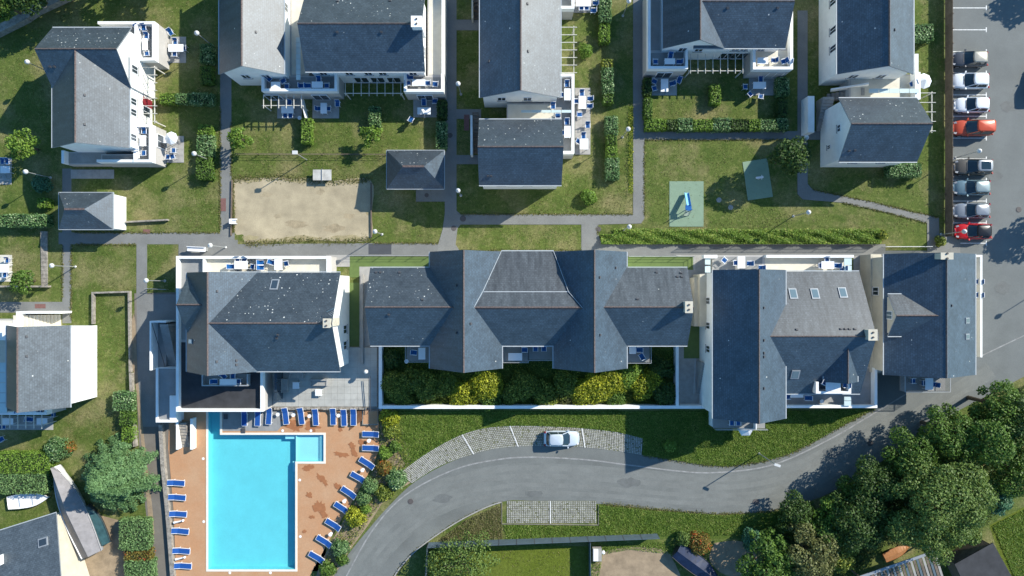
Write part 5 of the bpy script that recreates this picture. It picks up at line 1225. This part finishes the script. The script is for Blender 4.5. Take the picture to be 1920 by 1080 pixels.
# boats
def hull(name, label, px, py, rz, L, W_, h, m, cat='boat', deckm=None, cover=False):
    T = thing(name,label,cat,(0,0,0)); mb = MB(); N = 11; secs = []
    for i in range(N):
        t = i/(N-1); wv = W_/2*(1-max(0,(t-.45)/.55)**2.2)*(.86+.14*min(1,t*4)); secs.append((-L/2+L*t,max(.02,wv)))
    for x,wv in secs: mb.v += [(x,-wv,h),(x,-wv*.75,h*.35),(x,0,.08),(x,wv*.75,h*.35),(x,wv,h)]
    for i in range(N-1):
        for j in range(4): a = i*5+j; mb.f.append((a,a+1,a+6,a+5)); mb.m.append(0)
    mb.f.append((4,3,2,1,0)); mb.m.append(0)
    mb.build('hull', m, T, True)
    dk = MB()
    top = [(x,wv*.94) for x,wv in secs]
    if cover:
        for x,wv in top: dk.v += [(x,-wv*1.08,h*.9),(x,0,h+cover*(1-abs(x)/L*.8)),(x,wv*1.08,h*.9)]
        for i in range(N-1):
            for j in range(2): a = i*3+j; dk.f.append((a,a+3,a+4,a+1)); dk.m.append(0)
        dk.build('cover', deckm, T)
    else:
        dk.prism([(x,-w_) for x,w_ in top]+[(x,w_) for x,w_ in top[::-1]],h*.55,h*.6).build('deck', deckm or m, T)
        for xx in (-L*.2,L*.12): MB().box(xx-.12,xx+.12,-W_*.42,W_*.42,h*.6,h*.8).build('thwart', m, T)
    T.location = (X(px,h),Y(py,h),0); T.rotation_euler = (0,0,rz); return T
hull('dinghy','small white dinghy on the grass below the grey-green hedge',52,938,R(8),4.8,1.7,.55,PLAST)
hull('covered_boat','long boat under a grey ridged tarpaulin beside the blue-green cedar',136,958,R(113),11.0,2.9,1.5,PLAST,deckm=TARP,cover=1.0)
MB_T = hull('covered_boat','dark blue tarpaulin-covered boat at the edge of bare soil',1310,1062,R(-36),6.2,2.2,1.0,DMETAL,deckm=mat('blue_black_tarp',(.012,.022,.055),.35,.3,2),cover=.35)
hull('covered_boat','dark green boat cover half hidden behind the cedar',178,985,R(113),5.0,1.9,1.0,DMETAL,deckm=mat('green_black_tarp',(.03,.07,.075),.3,.3,2),cover=.3)
hull('rowing_boat','orange-brown upturned rowing boat among the trees above the lean-to',1682,1036,R(25),3.2,1.2,.5,mat('varnished_orange',(.36,.16,.06),.5,.1,3),deckm=mat('varnished_orange',(.36,.16,.06)),cover=.25)
# ------------------------------------------------------------------ vegetation
def leaves(name, pts, nrm, size, m, parent=None, jitter=.6, aspect=.6, extra=None):
    n = len(pts); pts = np.asarray(pts); nrm = np.asarray(nrm)+rng.normal(0,jitter,(n,3)); nrm /= np.linalg.norm(nrm,axis=1,keepdims=True)+1e-9
    a = np.cross(nrm, rng.normal(size=(n,3))); a /= np.linalg.norm(a,axis=1,keepdims=True)+1e-9; b = np.cross(nrm,a)
    s = (size*rng.uniform(.6,1.35,n))[:,None]
    v = np.stack([pts-a*s, pts-b*s*aspect+nrm*s*.12, pts+a*s, pts+b*s*aspect+nrm*s*.12],1).reshape(-1,3)
    base = 0; faces = np.arange(4*n).reshape(n,4); nl = 4*n; sizes = np.full(n,4)
    me = bpy.data.meshes.new(name)
    me.vertices.add(len(v)); me.vertices.foreach_set('co', v.astype(np.float32).ravel())
    me.loops.add(nl); me.loops.foreach_set('vertex_index', faces.ravel().astype(np.int32))
    me.polygons.add(n); me.polygons.foreach_set('loop_start', (np.arange(n)*4).astype(np.int32)); me.polygons.foreach_set('loop_total', sizes.astype(np.int32))
    for mm in (m if isinstance(m,(list,tuple)) else [m]): me.materials.append(mm)
    me.update(calc_edges=True); return link(name, me, parent)
def sphere_pts(n):
    d = rng.normal(size=(n,3)); return d/np.linalg.norm(d,axis=1,keepdims=True)
def crown_pts(lobes, dens, size):
    P_, N_ = [], []
    for (c,r) in lobes:
        area = 4*math.pi*(r[0]*r[1]*r[2])**(2/3); n = int(area*dens/(size*size*1.2))
        d = sphere_pts(n); rr = rng.uniform(.72,1.08,n)[:,None]; inn = rng.random(n) < .18; rr[inn] *= rng.uniform(.45,.85,(inn.sum(),1))
        p = np.array(c)+d*np.array(r)*rr; keep = np.ones(n,bool)
        for (c2,r2) in lobes:
            if c2 is c: continue
            q = ((p-np.array(c2))/np.array(r2)); keep &= (q*q).sum(1) > .50
        keep &= p[:,2] > .05
        P_.append(p[keep]); N_.append((d/np.array(r)*min(r)+np.array([0,0,.25]))[keep])
    return np.concatenate(P_), np.concatenate(N_)
def tree(px, py, rpx, h, m, label, group=None, size=.15, nl=14, name='tree', dens=.85, flat=.8, base=.35, z_=None, lr=(.32,.5)):
    """plan position and radius read at the widest part of the crown"""
    zc = h*(.62 if z_ is None else z_); k = (H-zc)/F; x,y = X(px,zc),Y(py,zc); r = rpx*k
    T = thing(name,label,'tree' if name != 'shrub' else 'shrub',(x,y,0),group)
    lobes = []; ph = max(.4,(h*(1-base))/2); cz = h*base+ph
    nl = int(nl*1.7)
    for i in range(nl):
        a = 2*math.pi*(i*.618)+rng.normal(0,.25); t = (i+.5)/nl; rr = r*math.sqrt(t)*rng.uniform(.62,.9); zz = cz+ph*(.65-1.0*t**1.4)*flat+rng.uniform(-.15,.15)*ph
        lr_ = r*rng.uniform(lr[0]*.5,lr[1]*.95); lobes.append(((x+rr*math.cos(a)+rng.normal(0,.06*r),y+rr*math.sin(a)+rng.normal(0,.06*r),max(lr_*.5,zz)),(lr_,lr_,lr_*.8)))
    p,nn = crown_pts(lobes,dens,size); leaves('crown',p,nn,size,m,T)
    tr = MB(); tr.tube((x,y,0),(x,y,cz),max(.06,.035*h),.03*h*.6,8)
    for i in range(0,nl,3):
        c = lobes[i][0]; z0 = h*base*.8+.1*i/nl; tr.tube((x,y,z0),(c[0],c[1],c[2]),.016*h,.006*h,5)
    tr.build('trunk', BARK, T); return T
def shrub(px, py, rpx, h, m, label, group=None, size=.105, nl=9, dens=1.0):
    if 650 < py < 762 and 716 < px < 1268: rpx *= 1.18
    k = (H-h*.6)/F; x,y = X(px,h*.6),Y(py,h*.6); r = rpx*k; T = thing('shrub',label,'shrub',(x,y,0),group); lobes = []
    for i in range(nl):
        a = 2*math.pi*i*.618; t = (i+.5)/nl; rr = r*math.sqrt(t)*.62; lr_ = r*rng.uniform(.38,.56); zz = max(lr_*.35,h*(.72-.35*t)-.1)
        lobes.append(((x+rr*math.cos(a),y+rr*math.sin(a),zz),(lr_,lr_,min(lr_,h*.55))))
    p,nn = crown_pts(lobes,dens,size); leaves('foliage',p,nn,size,m,T)
    s_ = MB()
    for i in range(4): c = lobes[i][0]; s_.tube((x,y,0),c,.03,.012,5)
    s_.build('stem', BARK, T); return T
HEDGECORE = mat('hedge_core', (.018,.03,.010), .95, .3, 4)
def hedge(x0, x1, y0, y1, h, m, label, size=.11, dens=1.25, group=None):
    a,b,c,d = X(x0,h),X(x1,h),Y(y1,h),Y(y0,h); T = thing('hedge',label,'hedge',((a+b)/2,(c+d)/2,0),group)
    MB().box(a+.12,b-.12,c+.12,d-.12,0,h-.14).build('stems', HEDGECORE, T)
    w,l = b-a,d-c; k = dens/(size*size*1.2); P_,N_ = [],[]
    def face(n,f,nn): 
        u = rng.random((n,2)); p = f(u); P_.append(p); N_.append(np.tile(nn,(n,1)))
    face(int(w*l*k*1.1), lambda u: np.c_[a+u[:,0]*w, c+u[:,1]*l, h-.05+rng.normal(0,.05,len(u))], (0,0,1.))
    for yy,nn in ((c,(0,-1,.3)),(d,(0,1,.3))): face(int(w*h*k), lambda u: np.c_[a+u[:,0]*w, np.full(len(u),yy)+rng.normal(0,.06,len(u)), .03+u[:,1]*(h-.06)], nn)
    for xx,nn in ((a,(-1,0,.3)),(b,(1,0,.3))): face(int(l*h*k), lambda u: np.c_[np.full(len(u),xx)+rng.normal(0,.06,len(u)), c+u[:,0]*l, .03+u[:,1]*(h-.06)], nn)
    leaves('foliage',np.concatenate(P_),np.concatenate(N_),size,m,T,jitter=.5); return T
g_,v_,l_,d_ = L_GREEN,L_VAR,L_LIME,L_DARK
HED = [(374,397,82,117,v_,'variegated hedge block beside the lamp near balcony patio'),(375,396,124,156,g_,'dark green hedge block between lamp and crossing hedge row'),
(299,328,175,193,l_,'lime end of the crossing hedge row by the long pergola wall'),(329,354,175,192,v_,'speckled middle of the crossing hedge row'),(356,397,174,195,v_,'broad speckled end of the crossing hedge row'),
(371,396,234,252,l_,'bright lime hedge block at top of the path hedge column'),(369,397,253,292,v_,'variegated hedge block in the path hedge column beside the lamp'),(368,395,296,335,g_,'green hedge block at the bottom of the path hedge column'),
(0,84,402,424,v_,'long variegated hedge beside the small shelter'),(70,88,372,388,l_,'small lime bush below the greyish shrub'),
(565,583,222,268,l_,'narrow lime hedge between two chimney-house gardens'),(691,711,200,234,v_,'speckled hedge ending in the lime tree'),(818,836,228,278,v_,'speckled hedge block by the path above the hip-roofed shelter'),(820,836,188,222,d_,'dark shaded hedge beside the chimney-house patio'),
(1125,1146,-8,40,v_,'variegated hedge at the top beside the blue chairs'),(1125,1143,45,78,l_,'lime hedge block below the top variegated hedge'),
(1130,1148,111,126,L_OLIVE,'brownish hedge end in front of the terrace'),(1130,1150,127,152,v_,'pale variegated hedge block opposite the terrace'),(1131,1150,153,176,v_,'shaded variegated hedge block opposite the terrace table'),(1132,1149,177,194,g_,'green hedge end opposite the terrace'),
(1136,1158,218,252,v_,'variegated hedge block at the top of the lower garden column'),(1138,1156,253,272,g_,'green hedge block inside the lower garden column'),(1138,1157,274,295,l_,'lime hedge block inside the lower garden column'),(1137,1161,296,335,v_,'big variegated hedge block at the bottom of lower garden column'),
(1209,1223,183,222,g_,'green side hedge of the square garden'),(1211,1249,223,243,l_,'lime corner of the square garden hedge'),(1250,1270,224,242,d_,'dark gap-filling bush in the square garden hedge'),(1272,1300,222,244,v_,'first variegated block of the square garden hedge'),(1301,1337,224,243,l_,'lime run of the square garden hedge'),(1338,1371,221,244,v_,'second variegated block, middle of the square garden hedge'),(1372,1405,223,243,d_,'dark green run of the square garden hedge'),(1406,1426,224,243,l_,'small lime block of the square garden hedge'),(1427,1455,224,243,v_,'third variegated block of the square garden hedge'),(1456,1478,222,243,v_,'variegated corner block of the square garden hedge'),
(1334,1352,158,194,l_,'olive-lime hedge dividing the square garden'),(1458,1480,145,178,v_,'variegated hedge beside the patio of the square garden'),(1460,1478,186,220,d_,'dark shaded side hedge of the square garden'),(1208,1221,146,178,d_,'dark corner hedge by the patio of the square garden'),
(1716,1750,45,75,v_,'variegated hedge block beside the parking fence'),(1669,1728,306,330,v_,'variegated hedge under the gabled house by the fence'),
(-10,90,850,888,l_,'bright lime hedge above the grey-green hedge'),(-10,84,888,926,L_GREY,'grey-green hedge above the white dinghy'),
(211,246,736,770,v_,'variegated bush at the driveway wall'),(224,247,771,798,g_,'green bush below the variegated one at driveway wall'),(228,247,802,828,l_,'small lime bush at the driveway wall'),
(223,276,976,1032,L_GREY,'grey-green hedge beside the driveway below the cedar'),(232,281,1033,1052,L_RED,'red-tipped stretch of the driveway hedge'),(233,283,1053,1100,L_GREY,'grey-green end of the driveway hedge')]
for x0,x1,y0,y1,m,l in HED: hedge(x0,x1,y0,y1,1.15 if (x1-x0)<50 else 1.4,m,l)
# ivy bank
L_IVY = leafmat('leaf_ivy', (.070,.115,.014), (.185,.240,.045), (.28,.27,.07), trans=.35)
T = tag(None or bpy.data.objects.new('ivy_bank',None),'long bank of bright green ivy above the mesh fence','ivy'); COL.objects.link(T)
n = 42000; u = rng.random(n); px_ = 1126+u*520; py_ = 428+ (458-428)*rng.beta(2.2,1.3,n); py_ = np.where(px_<1150, 440+18*rng.random(n), py_)
hh = .25+.25*np.sin(px_*.11)*np.sin(py_*.3)+rng.uniform(0,.35,n); leaves('foliage',np.c_[(px_-960)/16,(540-py_)/16,hh],np.tile((0,.2,1.),(n,1)),.088,L_IVY,T,jitter=.6)
MB().box(X(1128),X(1644),Y(457),Y(440),0,.16).build('stems', HEDGECORE, T)
n = 700; leaves_t = leaves('wild_flowers',np.c_[X(0)+(1178+9*rng.random(n))/16,Y(0)-(200+165*rng.random(n))/16,rng.uniform(.05,.4,n)],np.tile((0,0,1.),(n,1)),  .06,L_YEL); tag(leaves_t,kind='stuff')
for px,py,r,h,m,l in ((728,785,20,1.6,L_YEL,'yellow-lime shrub at the corner of the white garden wall'),(732,808,18,1.2,L_OLIVE,'olive shrub below the yellow-lime one at the deck corner'),(721,850,14,1.3,l_,'bright lime shrub beside the pool loungers'),(740,838,12,1.1,g_,'small green shrub behind the lime shrub'),(718,878,17,1.3,L_RED,'yellow and rust shrub above the grey-green ones'),(742,898,22,1.2,L_VAR,'broad pale shrub next to the road bend'),(693,913,16,1.4,L_GREY,'round grey-green shrub beside the loungers, upper of two'),(681,934,15,1.3,L_GREY,'round grey-green shrub beside the loungers, lower of two'),(718,925,18,1.0,L_OLIVE,'olive shrub between grey-green shrubs and road'),(665,970,21,1.6,L_YEL,'golden shrub against the road bend'),(684,955,11,1.2,l_,'small lime shrub above the golden one'),(636,1028,18,1.3,L_VAR,'speckled shrub between road and lowest loungers'),(640,1050,14,1.1,L_GREEN,'green shrub below the speckled one at road edge'),(612,1068,17,1.2,g_,'green shrub at the bottom of the lounger row'),
 (735,672,18,1.5,d_,'dark shrub at the garden wall corner below the slate eave'),(740,722,25,1.7,L_OLIVE,'large dark olive shrub in the walled garden corner'),(776,712,24,1.6,L_OLIVE,'rounded olive shrub in the shade of the first gable'),(800,724,27,1.6,L_OLIVE,'dark olive shrub beside the first yellow one'),(860,738,25,1.4,L_YEL,'low golden-yellow shrub with rusty tips in the walled garden'),(912,722,29,1.8,L_YEL,'tall round bright yellow shrub in the walled garden'),(918,746,22,1.2,g_,'green shrub in front of the tall yellow one'),(958,738,20,1.4,L_OLIVE,'olive shrub to the side of the tall yellow one'),(984,722,26,1.6,L_OLIVE,'olive shrub below the balcony between the gables'),(1060,722,24,1.5,L_OLIVE,'olive shrub under the second gable'),(1062,746,16,.8,L_BRN,'brownish low shrub at the white wall'),(1090,738,24,1.4,L_YEL,'yellow shrub with brown flowers under the second gable'),(1118,728,26,1.6,L_YEL,'yellow shrub at the middle of the golden group'),(1148,716,27,1.7,L_YEL,'yellow-green tall shrub of the golden group'),(1180,705,24,1.6,l_,'lime shrub close to the last balcony'),(1205,724,26,1.6,L_YEL,'yellow shrub at the end of the golden group'),(1150,745,22,1.0,g_,'green shrub below the golden group'),(1225,712,20,1.5,L_YEL,'last small yellow shrub towards the far end of the walled garden'),(835,722,24,1.6,L_OLIVE,'olive shrub left of the low golden one'),(1020,740,26,1.3,L_OLIVE,'olive shrub midway between the two golden groups'),(890,742,16,1.1,L_YEL,'small yellow shrub between the two tallest golden ones'),(752,745,20,1.1,L_OLIVE,'low olive shrub at the white wall corner'),(1238,690,22,1.5,d_,'dark shrub at the far end of walled garden'),(1246,735,24,1.6,d_,'dark shrub in the far lower corner of walled garden'),
 (1097,94,15,1.6,l_,'round lime bush at the end of the long pergola'),(1104,370,16,1.3,l_,'small lime bush on the lawn above the path junction'),(73,345,18,1.6,L_BLUE,'greyish shrub beside the lamp and variegated hedge'),(105,842,26,1.6,L_VAR,'pale speckled shrub beside the cedar'),(126,838,14,1.4,L_RED,'rust-tipped shrub against the cedar'),(1310,1020,24,1.6,L_RED,'yellow and red shrub beside the dark blue boat'),(1282,1012,16,1.5,L_PALE,'pale shrub at the fence end'),(1412,1012,24,2.0,L_BLUE,'grey-blue shrub above the leafy light-green tree'),(1655,440,12,.9,L_OLIVE,'olive bush at the end of the ivy bank'),(1765,452,12,1.4,L_OLIVE,'olive bush at the end of the timber fence'),(1257,838,13,1.8,l_,'young lime sapling on the shaded verge')): shrub(px,py,r,h,m,l)
tree(42,272,31,4.2,L_LIME,'round pale-green tree beside the T-roofed house',size=.14,nl=18,lr=(.22,.36),dens=.7)
tree(447,257,23,3.6,L_LIME,'round light-green tree over the asphalt path',size=.13,nl=14,lr=(.26,.4))
tree(697,253,22,3.0,L_LIME,'lime-green small tree at the hedge end above the court',size=.13,nl=12,lr=(.28,.42))
tree(1478,293,37,6.0,L_DARK,'dark broadleaf tree over the shaded play pad',size=.15,nl=16)
tree(42,526,24,3.4,L_GREEN,'small leafy tree beside the white pad',size=.13,dens=.6)
# cedar: tiers of drooping sprays
def cedar(px, py, rpx, h, label):
    zc = h*.45; k = (H-zc)/F; x,y = X(px,zc),Y(py,zc); r = rpx*k; T = thing('tree',label,'tree',(x,y,0)); P_,N_ = [],[]
    for t in range(11):
        z = .6+h*.9*t/11; rr = r*(1-.085*t)*1.0; nb = 16-t
        for b in range(nb):
            a = 2*math.pi*(b/nb)+t*.4+rng.normal(0,.12); L = rr*rng.uniform(.82,1.08); n = int(330*L/r+80)
            s = np.sqrt(rng.random(n)); sx = s*L; wd = .16+.35*np.sin(np.pi*np.clip(s,0,1))*L/r; sy = rng.normal(0,1,n)*wd*.8
            p = np.c_[x+sx*np.cos(a)-sy*np.sin(a), y+sx*np.sin(a)+sy*np.cos(a), z+.35-.55*s**2+rng.normal(0,.09,n)]; P_.append(p); N_.append(np.c_[.5*np.cos(a)*np.ones(n),.5*np.sin(a)*np.ones(n),np.ones(n)])
    leaves('crown',np.concatenate(P_),np.concatenate(N_),.115,L_CED,T,jitter=.45,aspect=.4); MB().tube((x,y,0),(x,y,h*.95),.3,.05,8).build('trunk', BARK, T)
cedar(204,899,77,7.0,'big blue-green cedar overhanging the driveway and boats')
tree(868,1056,66,3.8,L_PALE,'airy pale tree leaning over the grey panel fence',size=.12,nl=24,dens=.3,lr=(.25,.42))
tree(1440,1050,60,5.0,L_GREEN,'leafy light-green tree beside the bare soil yard',size=.16,nl=22,lr=(.2,.34))
WOODS = [(1735,885,44,5.5,L_GREEN,'mid-green tree tucked between roadside trees and the huge pale one',12,.125,(.26,.4)),(1800,895,46,6.5,L_PALE,'pale tree leaning against the huge pale one',14,.125,(.24,.38)),(1545,1000,40,4.5,L_GREEN,'green bushy tree between bronze and bright young trees',12,.125,(.26,.4)),(1590,920,36,4.0,L_GREEN,'low green roadside tree in the leaf litter',10,.125,(.26,.4)),(1752,945,105,9.0,L_PALE,'huge pale-green round tree above the lean-to',30,.125,(.2,.32)),(1612,968,58,6.0,L_DARK,'dark tree in the shade of the huge pale tree',14,.125,(.3,.45)),(1562,962,40,4.5,L_LIME,'bright green young tree lit among dark trees',12,.125,(.25,.4)),(1520,1035,62,5.5,L_BRN,'bronze-tinged tree beside the leafy light-green one',18,.125,(.22,.36)),(1490,965,44,3.8,L_DARK,'dark bushy tree at the end of the verge',12,.125,(.3,.45)),(1640,905,52,6.0,L_DARK,'dark leafy tree at the road edge below the manhole',14,.125,(.28,.42)),(1700,858,52,6.5,L_GREEN,'green tree at the road edge, halfway up the bend',14,.125,(.28,.42)),(1772,806,56,7.0,L_GREEN,'green tree at the road edge opposite the corner building',16,.125,(.26,.4)),(1842,822,66,8.0,L_GREEN,'broad green tree behind the roadside trees',18,.125,(.25,.38)),(1868,758,48,7.5,L_GREEN,'rounded tree near the junction of road and parking lot',14,.125,(.28,.42)),(1925,790,62,8.5,L_DARK,'tall dark tree at the edge of the wood',16,.125,(.28,.4)),(1905,880,56,7.0,L_GREEN,'green tree above the mown field corner',14,.125,(.28,.42)),(1868,935,34,4.0,L_BLUE,'blue-green small tree against the mown field',12,.125,(.28,.42)),(1660,955,40,5.0,L_DARK,'dark tree squeezed beside the huge pale tree',12,.125,(.3,.45)),(1575,1040,36,3.2,L_OLIVE,'olive bushy tree beside the lean-to',12,.125,(.26,.4)),(1820,1000,24,3.0,L_PALE,'small pale tree at the shed corner',10,.125,(.28,.42))]
for px,py,r,h,m,l,nl,sz,lr in WOODS: tree(px,py,r,h,m,l,'trees of the roadside wood',size=sz,nl=nl,lr=lr,dens=.8)
for px,py,r,h,m,l in ((8,8,38,5.5,L_GREEN,'green tree in the corner behind the stone wall'),(55,-14,40,6,L_DARK,'dark tree behind the stone wall')): tree(px,py,r,h,m,l,nl=14)
for px,py,r,h,l in ((190,-62,50,7.0,'tree beyond the top lawn'),(300,-75,45,7.0,'second tree beyond the top lawn'),(110,-55,50,7.0,'third tree beyond the top lawn'),(2075,378,40,7.5,'tree on the far side of the parking lot opposite the corner building'),(2085,-95,40,7.5,'tree on the far side of the parking lot opposite the first bays')): tree(px,py,r,h,L_GREEN,l,nl=12,size=.3)
# rough grass on the banks
def inside(poly, x, y):
    c = np.zeros(len(x),bool); n = len(poly)
    for i in range(n):
        x0,y0 = poly[i]; x1,y1 = poly[(i+1)%n]
        c ^= ((y0 > y) != (y1 > y)) & (x < (x1-x0)*(y-y0)/(y1-y0+1e-12)+x0)
    return c
def rough(name, poly, n, size=.12, m=None, h=.22):
    p = np.array(poly); x = rng.uniform(p[:,0].min(),p[:,0].max(),n*2); y = rng.uniform(p[:,1].min(),p[:,1].max(),n*2); k = inside(poly,x,y); x,y = x[k][:n],y[k][:n]; n = len(x)
    cl = .5+.5*np.sin(x*.21+2*np.sin(y*.17))*np.sin(y*.33+1.5*np.sin(x*.13)); z = .03+h*rng.random(n)*(.35+.65*cl)
    o = leaves(name,np.c_[(x-960)/16,(540-y)/16,z],np.tile((0,0,1.),(n,1)),size,m or L_GRASS,jitter=.9,aspect=.28); tag(o,kind='stuff'); return o
top_ = [(742,772),(1330,772),(1640,768)]
rough('rough_grass', top_+Nedge[:26]+[(1207,820)]+topc[::-1][::6]+[(760,870),(740,830)], 110000, .085, h=.16)
rough('rough_grass', [(1122,948),(1250,959),(1350,966),(1450,960),(1525,940),(1500,1000),(1240,1004),(1124,1008)], 48000, .085, h=.18)
rough('rough_grass', [(945,984),(1122,986),(1124,1006),(950,1012)], 6000, .10, h=.14)
rough('rough_grass', [(1860,985),(1930,950),(1930,1090),(1905,1090)], 9000, .10, h=.14)
rough('rough_grass', [(872,976),(938,946),(944,1010),(820,1014)], 5000, .09, leafmat('leaf_dry',(.10,.11,.03),(.24,.21,.10),trans=.3), h=.12)
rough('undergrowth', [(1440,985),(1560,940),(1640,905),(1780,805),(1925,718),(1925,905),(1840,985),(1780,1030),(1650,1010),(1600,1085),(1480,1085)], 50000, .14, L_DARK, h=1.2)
rough('bed_undergrowth', [(718,655),(1266,655),(1266,760),(718,760)], 18000, .11, L_OLIVE, h=.6)
rough('bed_undergrowth', [(720,742),(1266,742),(1266,760),(720,760)], 5000, .11, L_GREEN, h=.4)
rough('bed_undergrowth', [(714,772),(744,774),(758,830),(766,868),(735,912),(690,980),(650,1036),(622,1085),(594,1085),(628,1010),(692,902),(714,850)], 9000, .11, L_OLIVE, h=.4)
rough('rough_grass', [(1106,1026),(1262,1014),(1266,1040),(1180,1030),(1130,1040),(1122,1090),(1106,1090)], 5000, .085, h=.12)
LG = leafmat('leaf_lawn', (.10,.12,.025), (.19,.185,.06), (.30,.25,.12), trans=.3)
def edge_tufts(pts, n, spread):
    q = np.array(pts); k = rng.integers(0,len(q)-1,n); t = rng.random(n)[:,None]; p = q[k]*(1-t)+q[k+1]*t+rng.normal(0,spread,(n,2))
    o = leaves('edge_grass',np.c_[(p[:,0]-960)/16,(540-p[:,1])/16,.02+.05*rng.random(n)],np.tile((0,0,1.),(n,1)),.10,LG,jitter=.7,aspect=.35); tag(o,kind='stuff')
edge_tufts(smooth([(438,336),(520,333),(610,340),(694,337)],6),1500,3.6); edge_tufts(smooth([(694,449),(640,453),(560,451),(500,456),(462,457)],6),1400,3.4); edge_tufts([(437,340),(438,436)],500,1.6)
for e in ([(1121,424),(1121,440)],[(862,470),(1090,470)],[(700,456),(822,456)],[(1208,262),(1494,262)],[(1524,356),(1640,380),(1760,408)],[(1580,380),(1660,398),(1738,418)],[(134,460),(134,600)],[(117,460),(117,560)],[(140,436),(412,436)],[(140,459),(255,459)],[(413,200),(413,430)],[(434,230),(434,330)],[(864,402),(1187,402)],[(1208,265),(1208,405)]): edge_tufts(e,int(math.dist(e[0],e[-1])*3.2),1.3)
edge_tufts(Nedge[:26],2200,2.0); edge_tufts([p for p in Sedge if 1122 < p[0] < 1530],1800,2.0); edge_tufts([p for p in Sedge if p[0] < 941 and p[1] < 1100],700,1.2)
def lawn_tufts(boxes, dens):
    xs, ys = [], []
    for a,b,c,d in boxes:
        n = int((b-a)*(d-c)/256*dens); xs.append(rng.uniform(a,b,n)); ys.append(rng.uniform(c,d,n))
    x,y = np.concatenate(xs),np.concatenate(ys); n = len(x)
    cl = np.sin(x*.05+2*np.sin(y*.043))*np.sin(y*.061+1.7*np.sin(x*.031)); k = rng.random(n) < .55+.45*cl; x,y = x[k],y[k]; n = len(x)
    o = leaves('lawn_tufts',np.c_[(x-960)/16,(540-y)/16,.015+.04*rng.random(n)],np.tile((0,0,1.),(n,1)),.085,LG,jitter=.6,aspect=.3); tag(o,kind='stuff')
lawn_tufts([(0,96,60,360),(100,412,0,40),(350,412,40,430),(290,350,120,230),(240,412,320,430),(136,255,460,545),(136,170,545,600),(178,238,552,820),(120,240,620,820),(440,720,224,332),(700,830,225,452),(436,830,292,332),(858,896,60,204),(858,896,225,290),(858,1186,362,400),(1056,1186,290,400),(862,1088,424,468),(1108,1135,0,330),(1150,1186,0,330),(1226,1456,182,220),(1210,1494,265,426),(1518,1735,320,368),(1400,1735,400,440),(1726,1768,0,400),(278,330,460,545),(0,74,430,535),(945,1120,986,1006),(804,1102,1030,1080),(120,240,770,830)], 22)
print('objects', len(bpy.data.objects), 'tris', sum(len(m.polygons) for m in bpy.data.meshes))
